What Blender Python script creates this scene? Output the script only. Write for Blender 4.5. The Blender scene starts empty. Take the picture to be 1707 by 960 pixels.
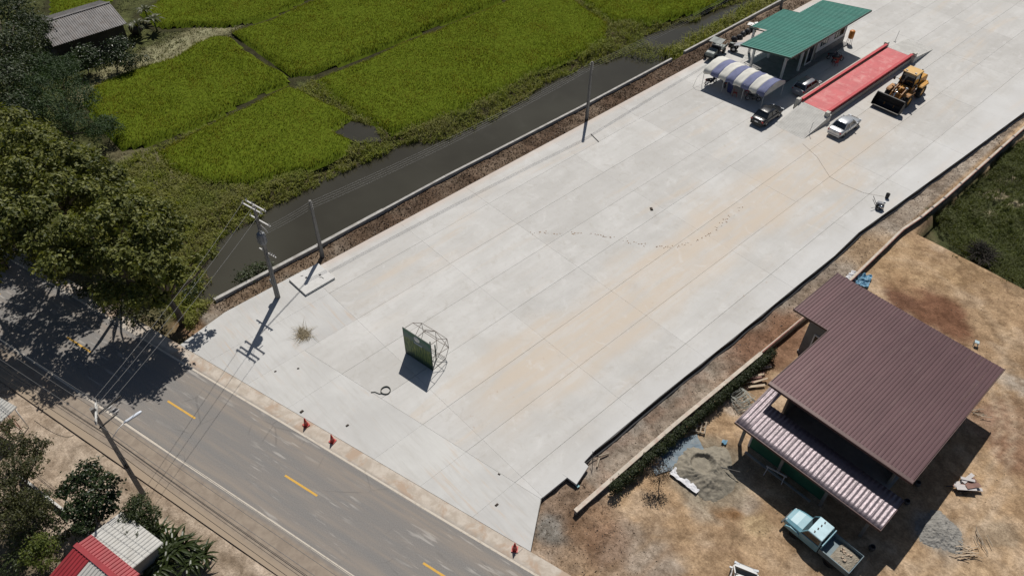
import bpy, math, random
import numpy as np
from mathutils import Vector, Matrix
R = random.Random(7)
NR = np.random.default_rng(11)
S = bpy.context.scene
COL = S.collection
PI = math.pi
rad = math.radians

# ---------------------------------------------------------------- camera, sky, sun, exposure
cam_d = bpy.data.cameras.new('camera'); cam = bpy.data.objects.new('camera', cam_d); COL.objects.link(cam)
cam_d.sensor_fit = 'HORIZONTAL'; cam_d.sensor_width = 36.0; cam_d.lens = 27.055
cam_d.clip_start = 0.5; cam_d.clip_end = 4000
cam.matrix_world = Matrix(((0.67714, -0.526084, 0.514506, 0), (0.735788, 0.474687, -0.483, 0),
                           (0.009869, 0.705625, 0.708516, 47.0), (0, 0, 0, 1)))
S.camera = cam
SUN = Vector((-0.43, 0.55, 1.0)).normalized()          # towards the sun
w = bpy.data.worlds.new('World'); S.world = w; w.use_nodes = True
nt = w.node_tree; sky = nt.nodes.new('ShaderNodeTexSky'); sky.sky_type = 'NISHITA'; sky.sun_disc = False
sky.sun_elevation = math.asin(SUN.z); sky.sun_rotation = math.atan2(SUN.x, SUN.y)
sky.air_density = 1.0; sky.dust_density = 1.0
bg = nt.nodes['Background']; bg.inputs['Strength'].default_value = 0.05
nt.links.new(sky.outputs[0], bg.inputs['Color'])
sl = bpy.data.lights.new('sun', 'SUN'); sl.energy = 5.0; sl.angle = rad(0.5); sl.color = (1.0, 0.955, 0.89)
so = bpy.data.objects.new('sun', sl); COL.objects.link(so); so.rotation_euler = SUN.to_track_quat('Z', 'Y').to_euler()
so.location = (0, 0, 80)
S.view_settings.view_transform = 'Standard'; S.view_settings.look = 'None'
S.view_settings.exposure = -0.26; S.view_settings.gamma = 1.0
try: S.view_settings.use_curve_mapping = False
except Exception: pass

# ---------------------------------------------------------------- materials
def nd(nt, t, **k):
    n = nt.nodes.new(t)
    for a, v in k.items(): setattr(n, a, v)
    return n
def lnk(nt, a, b): nt.links.new(a, b)
def mixc(nt, fac, a, b, mode='MIX'):
    n = nt.nodes.new('ShaderNodeMix'); n.data_type = 'RGBA'; n.blend_type = mode
    for sock, v in ((n.inputs[0], fac), (n.inputs[6], a), (n.inputs[7], b)):
        if hasattr(v, 'is_linked') or hasattr(v, 'links'): nt.links.new(v, sock)
        elif isinstance(v, (tuple, list)): sock.default_value = (*v[:3], 1)
        else: sock.default_value = v
    return n.outputs[2]
def mth(nt, op, a, b=None, c=None):
    n = nt.nodes.new('ShaderNodeMath'); n.operation = op
    for i, v in enumerate((a, b, c)):
        if v is None: continue
        if hasattr(v, 'links'): nt.links.new(v, n.inputs[i])
        else: n.inputs[i].default_value = v
    return n.outputs[0]
def noise(nt, vec, scale, detail=4, rough=.55, dist=0.0):
    n = nd(nt, 'ShaderNodeTexNoise'); n.inputs['Scale'].default_value = scale
    n.inputs['Detail'].default_value = detail; n.inputs['Roughness'].default_value = rough
    n.inputs['Distortion'].default_value = dist
    if vec is not None: lnk(nt, vec, n.inputs['Vector'])
    return n.outputs['Fac']
def ramp(nt, fac, lo, hi):
    n = nd(nt, 'ShaderNodeMapRange'); n.interpolation_type = 'SMOOTHSTEP'
    n.inputs[1].default_value = lo; n.inputs[2].default_value = hi; lnk(nt, fac, n.inputs[0]); return n.outputs[0]
def newmat(name):
    m = bpy.data.materials.new(name); m.use_nodes = True
    return m, m.node_tree, m.node_tree.nodes['Principled BSDF']
def bump(nt, p, h, strength, dist=.05):
    b = nd(nt, 'ShaderNodeBump'); b.inputs['Strength'].default_value = strength; b.inputs['Distance'].default_value = dist
    lnk(nt, h, b.inputs['Height']); lnk(nt, b.outputs[0], p.inputs['Normal'])
def mat(name, col, rough=.7, metal=0.0, var=.18, sc=1.5, dirt=None, dirt_amt=.4, bmp=0.0, bsc=20, coat=0.0, spec=None, piece=0.0, streak=None):
    m, nt, p = newmat(name)
    tc = nd(nt, 'ShaderNodeTexCoord').outputs['Object']
    f1 = noise(nt, tc, sc, 5, .6)
    dark = tuple(c * (1 - var) for c in col); lite = tuple(min(1, c * (1 + var)) for c in col)
    c = mixc(nt, ramp(nt, f1, .25, .75), dark, lite)
    if dirt:
        f2 = noise(nt, tc, sc * .6 + .7, 6, .65, .4)
        c = mixc(nt, mth(nt, 'MULTIPLY', ramp(nt, f2, .45, .75), dirt_amt), c, dirt)
    if piece: c = mixc(nt, 1.0, c, mixc(nt, nd(nt, 'ShaderNodeObjectInfo').outputs['Random'], (1 - piece,) * 3, (1 + piece,) * 3), 'MULTIPLY')
    if streak:                               # dust washed down along the sheet
        mp = nd(nt, 'ShaderNodeMapping'); mp.inputs['Scale'].default_value = streak[0]; lnk(nt, tc, mp.inputs[0])
        c = mixc(nt, mth(nt, 'MULTIPLY', ramp(nt, noise(nt, mp.outputs[0], 1.0, 6, .7), .5, .75), streak[2]), c, streak[1])
    lnk(nt, c, p.inputs['Base Color'])
    p.inputs['Roughness'].default_value = rough; p.inputs['Metallic'].default_value = metal
    if coat: p.inputs['Coat Weight'].default_value = coat; p.inputs['Coat Roughness'].default_value = .06
    if spec is not None: p.inputs['Specular IOR Level'].default_value = spec
    if bmp: bump(nt, p, noise(nt, tc, bsc, 4, .6), bmp)
    return m
def leafmat(name, a, b, trans=.3, rough=.5, patch=None):
    """leaves: every leaf its own tint between a and b, a little light passes through"""
    m, nt, p = newmat(name)
    g = nd(nt, 'ShaderNodeNewGeometry')
    c = mixc(nt, g.outputs['Random Per Island'], a, b)
    n1 = noise(nt, g.outputs['Position'], .35, 3, .6)
    c = mixc(nt, ramp(nt, n1, .3, .75), c, patch or tuple(x * .72 for x in a), 'MIX') if patch else mixc(nt, 1.0, c, mixc(nt, ramp(nt, n1, .2, .8), (.72, .74, .72), (1.15, 1.12, 1.0)), 'MULTIPLY')
    lnk(nt, c, p.inputs['Base Color']); p.inputs['Roughness'].default_value = rough
    p.inputs['Specular IOR Level'].default_value = .3
    t = nd(nt, 'ShaderNodeBsdfTranslucent'); lnk(nt, mixc(nt, 1.0, c, (1.2, 1.25, .5), 'MULTIPLY'), t.inputs['Color'])
    mx = nd(nt, 'ShaderNodeMixShader'); mx.inputs[0].default_value = trans
    lnk(nt, p.outputs[0], mx.inputs[1]); lnk(nt, t.outputs[0], mx.inputs[2])
    lnk(nt, mx.outputs[0], nt.nodes['Material Output'].inputs['Surface'])
    return m

# ---------------------------------------------------------------- mesh helpers
class MB:
    def __init__(s): s.v = []; s.f = []; s.mi = []; s.sm = []; s.m = 0; s.smooth = False
    def add(s, vs, fs, smooth=None):
        o = len(s.v); s.v += [tuple(v) for v in vs]
        for f in fs: s.f.append(tuple(i + o for i in f)); s.mi.append(s.m); s.sm.append(s.smooth if smooth is None else smooth)
        return s
    def box(s, c, d, rz=0.0, ry=0.0, rx=0.0, top=1.0, topy=None):
        hx, hy, hz = d[0] / 2, d[1] / 2, d[2] / 2; ty = top if topy is None else topy
        vs = [Vector((sx * hx * (top if sz > 0 else 1), sy * hy * (ty if sz > 0 else 1), sz * hz)) for sz in (-1, 1) for sx, sy in ((-1, -1), (1, -1), (1, 1), (-1, 1))]
        M = Matrix.Translation(c) @ Matrix.Rotation(rz, 4, 'Z') @ Matrix.Rotation(ry, 4, 'Y') @ Matrix.Rotation(rx, 4, 'X')
        return s.add([M @ v for v in vs], [(3, 2, 1, 0), (4, 5, 6, 7), (0, 1, 5, 4), (1, 2, 6, 5), (2, 3, 7, 6), (3, 0, 4, 7)], False)
    def bb(s, x0, x1, y0, y1, z0, z1): return s.box(((x0 + x1) / 2, (y0 + y1) / 2, (z0 + z1) / 2), (x1 - x0, y1 - y0, z1 - z0))
    def bar(s, a, b, wd, ht=None, up=(0, 0, 1)):
        a = Vector(a); b = Vector(b); d = b - a; L = d.length; d.normalize(); ht = ht or wd
        u = Vector(up); sx = d.cross(u)
        if sx.length < 1e-4: sx = d.cross(Vector((1, 0, 0)))
        sx.normalize(); uz = sx.cross(d)
        vs = [p + sx * i * wd / 2 + uz * j * ht / 2 for p in (a, b) for i, j in ((-1, -1), (1, -1), (1, 1), (-1, 1))]
        return s.add(vs, [(3, 2, 1, 0), (4, 5, 6, 7), (0, 1, 5, 4), (1, 2, 6, 5), (2, 3, 7, 6), (3, 0, 4, 7)], False)
    def tube(s, pts, r, n=6, cap=True, smooth=True):
        pts = [Vector(p) for p in pts]; rs = r if isinstance(r, (list, tuple)) else [r] * len(pts)
        vs = []; prev = None
        for i, p in enumerate(pts):
            d = (pts[min(i + 1, len(pts) - 1)] - pts[max(i - 1, 0)]).normalized()
            if prev is None:
                x = d.cross(Vector((0, 0, 1)))
                if x.length < .05: x = d.cross(Vector((1, 0, 0)))
            else: x = prev - d * prev.dot(d)
            x.normalize(); prev = x; y = d.cross(x)
            for k in range(n):
                a = 2 * PI * k / n; vs.append(p + (x * math.cos(a) + y * math.sin(a)) * rs[i])
        fs = [(i * n + k, i * n + (k + 1) % n, (i + 1) * n + (k + 1) % n, (i + 1) * n + k) for i in range(len(pts) - 1) for k in range(n)]
        s.add(vs, fs, smooth)
        if cap:
            o = len(s.v) - len(vs)
            for f in (tuple(o + k for k in range(n))[::-1], tuple(o + (len(pts) - 1) * n + k for k in range(n))):
                s.f.append(f); s.mi.append(s.m); s.sm.append(False)
        return s
    def prism(s, poly, z0, z1):
        n = len(poly); vs = [(x, y, z0) for x, y in poly] + [(x, y, z1) for x, y in poly]
        return s.add(vs, [tuple(range(n))[::-1], tuple(range(n, 2 * n))] + [(i, (i + 1) % n, n + (i + 1) % n, n + i) for i in range(n)], False)
    def extr(s, prof, axis, a, b):
        """profile of 2-D points pushed along an axis from a to b (x: points are y,z; y: points are x,z)"""
        f = (lambda p, t: (t, p[0], p[1])) if axis == 'x' else ((lambda p, t: (p[0], t, p[1])) if axis == 'y' else (lambda p, t: (p[0], p[1], t)))
        n = len(prof); vs = [f(p, a) for p in prof] + [f(p, b) for p in prof]
        return s.add(vs, [tuple(range(n))[::-1], tuple(range(n, 2 * n))] + [(i, (i + 1) % n, n + (i + 1) % n, n + i) for i in range(n)], False)
    def lathe(s, prof, axis='z', c=(0, 0, 0), n=16, smooth=True):
        vs = []
        for r, h in prof:
            for k in range(n):
                a = 2 * PI * k / n; u, v = r * math.cos(a), r * math.sin(a)
                q = (u, v, h) if axis == 'z' else ((h, u, v) if axis == 'x' else (u, h, v))
                vs.append((q[0] + c[0], q[1] + c[1], q[2] + c[2]))
        m = len(prof)
        return s.add(vs, [(i * n + k, i * n + (k + 1) % n, (i + 1) * n + (k + 1) % n, (i + 1) * n + k) for i in range(m - 1) for k in range(n)], smooth)
    def loft(s, rings, close=True, caps=True, smooth=True):
        n = len(rings[0]); vs = [p for r in rings for p in r]; kk = n if close else n - 1
        fs = [(i * n + k, i * n + (k + 1) % n, (i + 1) * n + (k + 1) % n, (i + 1) * n + k) for i in range(len(rings) - 1) for k in range(kk)]
        s.add(vs, fs, smooth)
        if caps and close:
            o = len(s.v) - len(vs)
            for f in (tuple(o + k for k in range(n))[::-1], tuple(o + (len(rings) - 1) * n + k for k in range(n))):
                s.f.append(f); s.mi.append(s.m); s.sm.append(False)
        return s
    def build(s, name, mats, parent=None, bevel=0.0, recalc=True):
        me = bpy.data.meshes.new(name); me.from_pydata(s.v, [], s.f)
        for m in (mats if isinstance(mats, (list, tuple)) else [mats]): me.materials.append(m)
        me.polygons.foreach_set('material_index', s.mi); me.polygons.foreach_set('use_smooth', s.sm)
        me.validate(); me.update()
        if recalc:
            import bmesh
            bm = bmesh.new(); bm.from_mesh(me); bmesh.ops.recalc_face_normals(bm, faces=bm.faces); bm.to_mesh(me); bm.free()
        o = bpy.data.objects.new(name, me); COL.objects.link(o)
        if parent is not None: o.parent = parent
        if bevel:
            b = o.modifiers.new('bevel', 'BEVEL'); b.width = bevel; b.segments = 2; b.limit_method = 'ANGLE'
        return o
def npmesh(name, V, F, mats, parent=None, smooth=False, mi=None):
    V = np.asarray(V, np.float32); F = np.asarray(F, np.int32); k = F.shape[1]
    me = bpy.data.meshes.new(name); me.vertices.add(len(V)); me.vertices.foreach_set('co', V.ravel())
    me.loops.add(F.size); me.loops.foreach_set('vertex_index', F.ravel())
    me.polygons.add(len(F)); me.polygons.foreach_set('loop_start', np.arange(0, F.size, k, dtype=np.int32))
    me.polygons.foreach_set('loop_total', np.full(len(F), k, np.int32))
    for m in (mats if isinstance(mats, (list, tuple)) else [mats]): me.materials.append(m)
    if mi is not None: me.polygons.foreach_set('material_index', np.asarray(mi, np.int32))
    me.polygons.foreach_set('use_smooth', np.full(len(F), smooth, bool))
    me.update(calc_edges=True); me.validate()
    o = bpy.data.objects.new(name, me); COL.objects.link(o)
    if parent is not None: o.parent = parent
    return o
def tag(o, label=None, cat=None, group=None, kind=None):
    if label: o['label'] = label
    if cat: o['category'] = cat
    if group: o['group'] = group
    if kind: o['kind'] = kind
    return o
def thing(name, label, cat, loc=(0, 0, 0), rz=0.0, group=None):
    o = bpy.data.objects.new(name, None); COL.objects.link(o); o.empty_display_size = .3
    o.location = loc; o.rotation_euler = (0, 0, rz); return tag(o, label, cat, group)
def kids(o): return [c for c in KIDS.get(o.name, [])]
KIDS = {}
def copy_tree(o, loc, rz, label, group=None):
    r = o.copy(); COL.objects.link(r); r.location = loc; r.rotation_euler = (0, 0, rz); r['label'] = label
    if group: r['group'] = group
    for ch in o.children:
        c = ch.copy(); COL.objects.link(c); c.parent = r
        for g in ch.children:
            d = g.copy(); COL.objects.link(d); d.parent = c
    return r
def inpoly(X, Y, poly):
    r = np.zeros(X.shape, bool); n = len(poly); j = n - 1
    for i in range(n):
        xi, yi = poly[i][:2]; xj, yj = poly[j][:2]
        if yi != yj: r ^= ((yi > Y) != (yj > Y)) & (X < (xj - xi) * (Y - yi) / (yj - yi) + xi)
        j = i
    return r
def pdist(X, Y, pts, closed=False):
    d = np.full(X.shape, 1e9); P_ = list(pts) + ([pts[0]] if closed else [])
    for a, b in zip(P_[:-1], P_[1:]):
        ax, ay = a[:2]; bx, by = b[:2]; dx, dy = bx - ax, by - ay; L = dx * dx + dy * dy + 1e-9
        t = np.clip(((X - ax) * dx + (Y - ay) * dy) / L, 0, 1); d = np.minimum(d, np.hypot(X - ax - t * dx, Y - ay - t * dy))
    return d
def vnoise(X, Y, s, seed=0):
    """smooth value noise, 0..1"""
    g = np.random.default_rng(seed).random((256, 256)); x = X / s + 1000.3; y = Y / s + 1000.7
    xi = np.floor(x).astype(int); yi = np.floor(y).astype(int); fx = x - xi; fy = y - yi
    fx = fx * fx * (3 - 2 * fx); fy = fy * fy * (3 - 2 * fy); q = lambda a, b: g[a % 256, b % 256]
    return (q(xi, yi) * (1 - fx) + q(xi + 1, yi) * fx) * (1 - fy) + (q(xi, yi + 1) * (1 - fx) + q(xi + 1, yi + 1) * fx) * fy
def fbm(X, Y, s, seed=0, o=4):
    r = 0; a = .5; t = 0
    for k in range(o): r = r + a * vnoise(X, Y, s / 2 ** k, seed + k); t += a; a *= .55
    return r / t
def sstep(a, b, x):
    t = np.clip((x - a) / (b - a), 0, 1); return t * t * (3 - 2 * t)
def clip_half(poly, px, py, nx, ny):
    """keep the side where (p - (px,py)).n >= 0"""
    out = []
    for i, a in enumerate(poly):
        b = poly[(i + 1) % len(poly)]; da = (a[0] - px) * nx + (a[1] - py) * ny; db = (b[0] - px) * nx + (b[1] - py) * ny
        if da >= 0: out.append(a)
        if (da >= 0) != (db >= 0):
            t = da / (da - db); out.append((a[0] + t * (b[0] - a[0]), a[1] + t * (b[1] - a[1])))
    return out

# ================================================================ THE SETTING
YL = -47.6                                            # left edge of the concrete yard
def yard_right(y):
    xs = [(-50, -18.1), (20, -18.1), (32.5, -18.1), (42, -17.86), (50, -17.75), (56.5, -17.6), (61, -17.8), (68, -17.4), (80, -16.7), (94, -16.0), (130, -13.5), (260, -6.0)]
    for (a, xa), (b, xb) in zip(xs[:-1], xs[1:]):
        if y <= b: return xa + (xb - xa) * (y - a) / (b - a)
    return xs[-1][1]
RD = Vector((.9636, .2672, 0)); RN = Vector((-.2672, .9636, 0)); RANG = math.atan2(.2672, .9636)
def road_uv(x, y): return x * .9636 + y * .2672, x * -.2672 + y * .9636
def road_xy(u, v): return u * .9636 - v * .2672, u * .2672 + v * .9636
V_EDGE = 20.35                                        # where road shoulder meets the concrete
CANAL = [(-52.69, 11.29, -1.2), (-56.13, 14.03, -1.2), (-58.71, 16.3, -1.2), (-59.46, 19.38, -1.2), (-59.24, 24.16, -1.2), (-59.59, 30.72, -1.2), (-59.26, 36.18, -1.2), (-59.63, 38.43, -1.2), (-57.39, 41.61, -1.2), (-56.6, 46.51, -1.2), (-57.08, 52.84, -1.2), (-57.97, 59.04, -1.2),
         (-58.11, 64.89, -1.2), (-56.41, 71.33, -1.2), (-58.19, 76.52, -1.2), (-57.11, 84.94, -1.2), (-55.78, 94.72, -1.2), (-56.47, 105.37, -1.2), (-57.4, 129.12, -1.2),
         (-50.4, 150, 0), (-50.4, 95, 0), (-50.15, 74, 0), (-50.1, 57, 0), (-50.2, 38, 0), (-50.0, 22, 0), (-50.0, 12.2, 0)]
FIELDS = {
 'left':  [(-89.06, 16.61, -0.2), (-91.21, 18.7, -0.2), (-91.77, 23.01, -0.2), (-91.35, 28.47, -0.2), (-93.29, 34.4, -0.2), (-91.45, 36, -0.2), (-84.21, 36.07, -0.2), (-78.46, 36.31, -0.2), (-77.17, 35.7, -0.2), (-77.04, 31.07, -0.2), (-75.66, 23.76, -0.2), (-75.86, 18.09, -0.2), (-77.11, 15.72, -0.2), (-83.12, 15.93, -0.2)],
 'near':  [(-73.91, 18.32, -0.2), (-74.8, 24.03, -0.2), (-75.9, 30.82, -0.2), (-76.05, 35.34, -0.2), (-72.49, 36.18, -0.2), (-66.06, 37.38, -0.2), (-64.88, 34.09, -0.2), (-62.09, 34.83, -0.2), (-60.53, 32.63, -0.2), (-60.9, 28.16, -0.2), (-62.58, 22.98, -0.2), (-65.56, 19.66, -0.2), (-70.07, 18.22, -0.2)],
 'large': [(-75.54, 38.76, -0.2), (-75.45, 44.84, -0.2), (-75.71, 56.23, -0.2), (-75.72, 67.7, -0.2), (-76.3, 76.85, -0.2), (-69.44, 76.51, -0.2), (-62.08, 75.17, -0.2), (-59.65, 71.92, -0.2), (-58.96, 65.66, -0.2), (-59.47, 58.94, -0.2), (-58.92, 49.87, -0.2), (-59.46, 43.33, -0.2), (-60.37, 38.46, -0.2), (-64.91, 37.95, -0.2), (-72.68, 38.32, -0.2)],
 'middle':[(-92.46, 36.8, -0.2), (-92.15, 42.17, -0.2), (-93.37, 49.35, -0.2), (-95.13, 58.47, -0.2), (-96.36, 74.97, -0.2), (-79.82, 79.66, -0.2), (-77.89, 75.64, -0.2), (-76.71, 67.7, -0.2), (-76.73, 55.07, -0.2), (-76.67, 44.8, -0.2), (-76.87, 38.94, -0.2), (-78.33, 36.88, -0.2), (-84.48, 36.89, -0.2)],
 'upper': [(-105.41, 30.28, -0.2), (-107.24, 33.62, -0.2), (-114.98, 43.46, -0.2), (-120.22, 70.98, -0.2), (-98.69, 74.46, -0.2), (-96.38, 58.29, -0.2), (-94.87, 49.34, -0.2), (-93.58, 42.1, -0.2), (-94.81, 37.12, -0.2), (-98.66, 32.77, -0.2), (-99.88, 30.89, -0.2)],
 'far':   [(-75.29, 77.4, -0.2), (-76.65, 89.17, -0.2), (-76.77, 112.64, -0.2), (-59.91, 116.66, -0.2), (-56.08, 99.84, -0.2), (-56.52, 87.83, -0.2), (-58.35, 79.9, -0.2), (-61.79, 76.02, -0.2), (-68.78, 77.25, -0.2)],
 'corner':[(-105.3, 25.26, -0.2), (-110.66, 28.09, -0.2), (-122.2, 35.23, -0.2), (-134.91, 34.46, -0.2), (-124.03, 26.81, -0.2), (-116, 22.58, -0.2), (-111.86, 21.4, -0.2)],
}
# ---------------------------------------------------------------- ground: one sheet, fine where the camera looks
def axis(lo, hi, st, far):
    a = list(np.arange(lo, hi + st / 2, st)); s = st
    x = a[-1]
    while x < far: s *= 1.5; x += s; a.append(x)
    s = st; x = a[0]
    while x > -far: s *= 1.5; x -= s; a.insert(0, x)
    return np.array(a)
gx = axis(-124, 14, .4, 900); gy = axis(-14, 140, .4, 900)
GX, GY = np.meshgrid(gx, gy)
n1 = fbm(GX, GY, 6, 1); n2 = fbm(GX, GY, 1.6, 2); n3 = fbm(GX, GY, 22, 3)
Z = np.full(GX.shape, -.6); RG = np.zeros(GX.shape); C = np.zeros(GX.shape + (3,)); C[:] = (.075, .085, .03)
C *= (.6 + .8 * n1)[..., None]
UU = GX * .9636 + GY * .2672; VV = -GX * .2672 + GY * .9636
def paint(mask, col, amt=1.0):
    m = (np.clip(mask, 0, 1) * amt)[..., None]; C[:] = C * (1 - m) + np.array(col) * m
def blob(p, r, col, amt=1.0, seed=5, sx=1.0, ang=0.0):
    dx, dy = GX - p[0], GY - p[1]; ca, sa = math.cos(ang), math.sin(ang)
    d = np.hypot((dx * ca + dy * sa) / sx, -dx * sa + dy * ca) / r + (fbm(GX, GY, r * .8, seed) - .5) * 1.1
    paint(1 - sstep(.6, 1.15, d), col, amt)
# left of the yard: mud under fields and weeds, shade of the gaps painted in
for k, pl in FIELDS.items(): paint(inpoly(GX, GY, pl), (.03, .032, .012)); paint(1 - sstep(.6, 1.6, pdist(GX, GY, pl, True)), (.035, .034, .016), .85)
paint(1 - sstep(0, 3.5, pdist(GX, GY, CANAL[:19])), (.075, .085, .03), .8)
# pale dry path between shed and left field
path = [(-90.84, 17.88, -0.5), (-93.73, 23.75, -0.5), (-94.02, 29.25, -0.5), (-95.44, 34.82, -0.5), (-94.96, 36.86, -0.5)]
paint(1 - sstep(1.2, 3.2, pdist(GX, GY, path) + (n2 - .5) * 2), (.25, .245, .15), .9)
paint(1 - sstep(.8, 2.4, pdist(GX, GY, [(-77.34, 15.45, -0.5), (-73.86, 17.42, -0.5), (-68.14, 17.97, -0.5)]) + (n2 - .5) * 2), (.16, .15, .09), .7)
# verge on the near side of the road
near = (VV < 11.4) 
paint(near & (GX > -90), (.41, .34, .27)); Z[near] = -.12
paint(near * sstep(.35, .7, n1), (.47, .395, .325), .7); paint(near * sstep(.5, .8, n2), (.33, .265, .20), .45)
rut = 1 - sstep(.15, .55, np.abs(VV - 9.6 + (n1 - .5) * .8)); paint(near * rut * sstep(-42, -36, UU), (.2, .155, .11), .55)
rut2 = 1 - sstep(.1, .5, np.abs(VV - 8.3 + (n1 - .5) * 1.1)); paint(near * rut2 * sstep(-36, -30, UU), (.17, .13, .09), .6)
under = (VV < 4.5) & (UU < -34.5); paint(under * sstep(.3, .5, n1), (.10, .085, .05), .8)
# strip between road and trees on the far side, left of the yard
fs = (VV > 19.6) & (GX < YL) & (VV < 40) & (GX > -100); paint(fs * (1 - sstep(20, 24, VV)), (.17, .14, .09), .8)
# rubble corner by the kerb end
blob((-49.39, 10.93, 0), 2.6, (.26, .17, .11), .9, 8); blob((-48.81, 13.63, 0), 2.5, (.22, .18, .14), .8, 9)
# soil strip between kerb wall and yard
st = (GX > -50.6) & (GX < YL + .6) & (GY > 10.5); Z[st] = -.16
paint(st, (.085, .06, .043)); paint(st * sstep(.35, .65, n2), (.125, .085, .06), .8); paint(st * sstep(.45, .7, fbm(GX, GY, 3, 14)), (.22, .175, .135), .6)
paint(st * (1 - sstep(18, 30, GY)), (.21, .16, .115), .75); paint(st * (1 - sstep(21, 26, GY)) * sstep(.45, .6, n1), (.33, .3, .26), .8)
paint(st * sstep(74, 80, GY) * sstep(.4, .65, n2), (.22, .17, .13), .8)
# below the yard slabs and road
for m in ((GX > YL - .1) & (GX < -19.5) & (VV > 10.9), (VV > 11.0) & (VV < 20.1)): Z[m] = -.32
# right side: building plot
site = (GX > -18.3 + 0 * GY) & (VV > 20.0) | ((GX > -16.2) & (VV > 20.2))
Z[site] = -.5; paint(site, (.42, .30, .19))
paint(site * sstep(.4, .75, n3), (.53, .40, .265), .75); paint(site * sstep(.45, .7, n1), (.29, .20, .125), .5); paint(site * sstep(.52, .75, n2), (.52, .42, .32), .5)
WALLX = -15.35
strip = (GX > -18.9) & (GX < WALLX) & (VV > 20.0) & (GY > 18); Z[strip] = -.42
paint(strip, (.32, .265, .215)); paint(strip * sstep(.42, .6, n2), (.15, .12, .095), .7); paint(strip * sstep(.45, .7, n1), (.38, .335, .285), .7)
paint(strip * (1 - sstep(-17.9, -16.8, GX + (n2 - .5) * 1.4)), (.24, .225, .205), .75)
paint(strip * sstep(.5, .62, fbm(GX, GY, 2.2, 31)) * (1 - sstep(44, 52, GY)), (.25, .155, .11), .35)
corner = (GX > -18.2) & (GX < -8) & (GY < 23.5) & (VV > 20.2); 
paint(corner * (1 - sstep(-16, -9.5, GX + (n1 - .5) * 4)), (.25, .18, .13), .8); paint(corner * sstep(.5, .65, n2) * (1 - sstep(-16, -11, GX)), (.13, .095, .07), .7); paint(corner * sstep(.5, .7, n1), (.33, .27, .22), .6)
RG = np.maximum(RG, np.where(corner, 1 - sstep(-15, -8, GX), 0)); RG = np.maximum(RG, np.where(strip, .75, 0)); RG = np.maximum(RG, np.where(site & ~corner & ~strip, .14, 0)); RG = np.maximum(RG, np.where(st, .8, 0))
blob((-16.11, 18.75, 0), 1.3, (.22, .215, .2), .9, 11); blob((-14.54, 21.11, 0), 1.8, (.26, .165, .105), .6, 12); blob((-14.88, 16.74, 0), 1.2, (.36, .29, .23), .8, 13)
blob((-10.47, 22.52, -0.5), 1.9, (.36, .31, .26), .75, 21, 1.6, .5); blob((-12.72, 20.66, -0.5), 2.0, (.24, .15, .10), .6, 22)
blob((-10.64, 28.1, -0.5), 1.2, (.40, .34, .27), .8, 23, 1.5, -.4); blob((-9.67, 28.49, -0.5), .8, (.26, .15, .07), .8, 24); blob((-8.66, 28.94, -0.5), .6, (.25, .14, .065), .8, 25)
blob((-7.05, 29.4, -0.5), 1.0, (.44, .34, .21), .7, 26); blob((-8.42, 30.19, -0.5), .9, (.40, .375, .34), .6, 27)
blob((-15.09, 37.29, -0.5), 1.6, (.33, .24, .18), .7, 28); blob((-13.77, 36.23, -0.5), 1.2, (.42, .37, .32), .7, 29)
blob((-15.35, 43.33, -0.5), 2.6, (.20, .115, .075), .9, 30, 1.5, 1.2); blob((-15.83, 46.22, -0.5), 2.0, (.22, .13, .085), .9, 32); blob((-14.87, 39.73, -0.5), 1.6, (.22, .135, .09), .8, 33)
blob((-8.99, 57.19, -0.5), 2.6, (.17, .085, .052), .95, 34, 1.7, -.25); blob((-10.97, 56.27, -0.5), 1.4, (.16, .085, .055), .9, 35)
blob((-0.53, 49.19, -0.5), 1.6, (.24, .15, .105), .6, 36); blob((2.32, 47.67, -0.5), 2.2, (.22, .125, .085), .75, 37); blob((-0.28, 54.5, -0.5), 1.2, (.42, .39, .35), .7, 38, 2.0, .2)
blob((-0.16, 50.41, -0.5), 1.5, (.36, .25, .19), .5, 39); blob((4.06, 40.64, -0.5), 1.6, (.29, .245, .19), .6, 40); blob((1, 50.86, -0.5), 2.2, (.25, .16, .115), .6, 47)
blob((-8.11, 64.46, -0.5), 3.2, (.24, .16, .085), .55, 41); blob((-5.26, 65.9, -0.5), 1.6, (.2, .135, .075), .7, 42); blob((-13.22, 60.54, -0.5), 3.5, (.38, .265, .155), .6, 43, 1.6, .3)
blob((-13.72, 68.49, -0.5), 1.6, (.17, .12, .08), .8, 44); blob((-12.01, 67.4, -0.5), 1.3, (.36, .27, .19), .7, 45)
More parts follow.
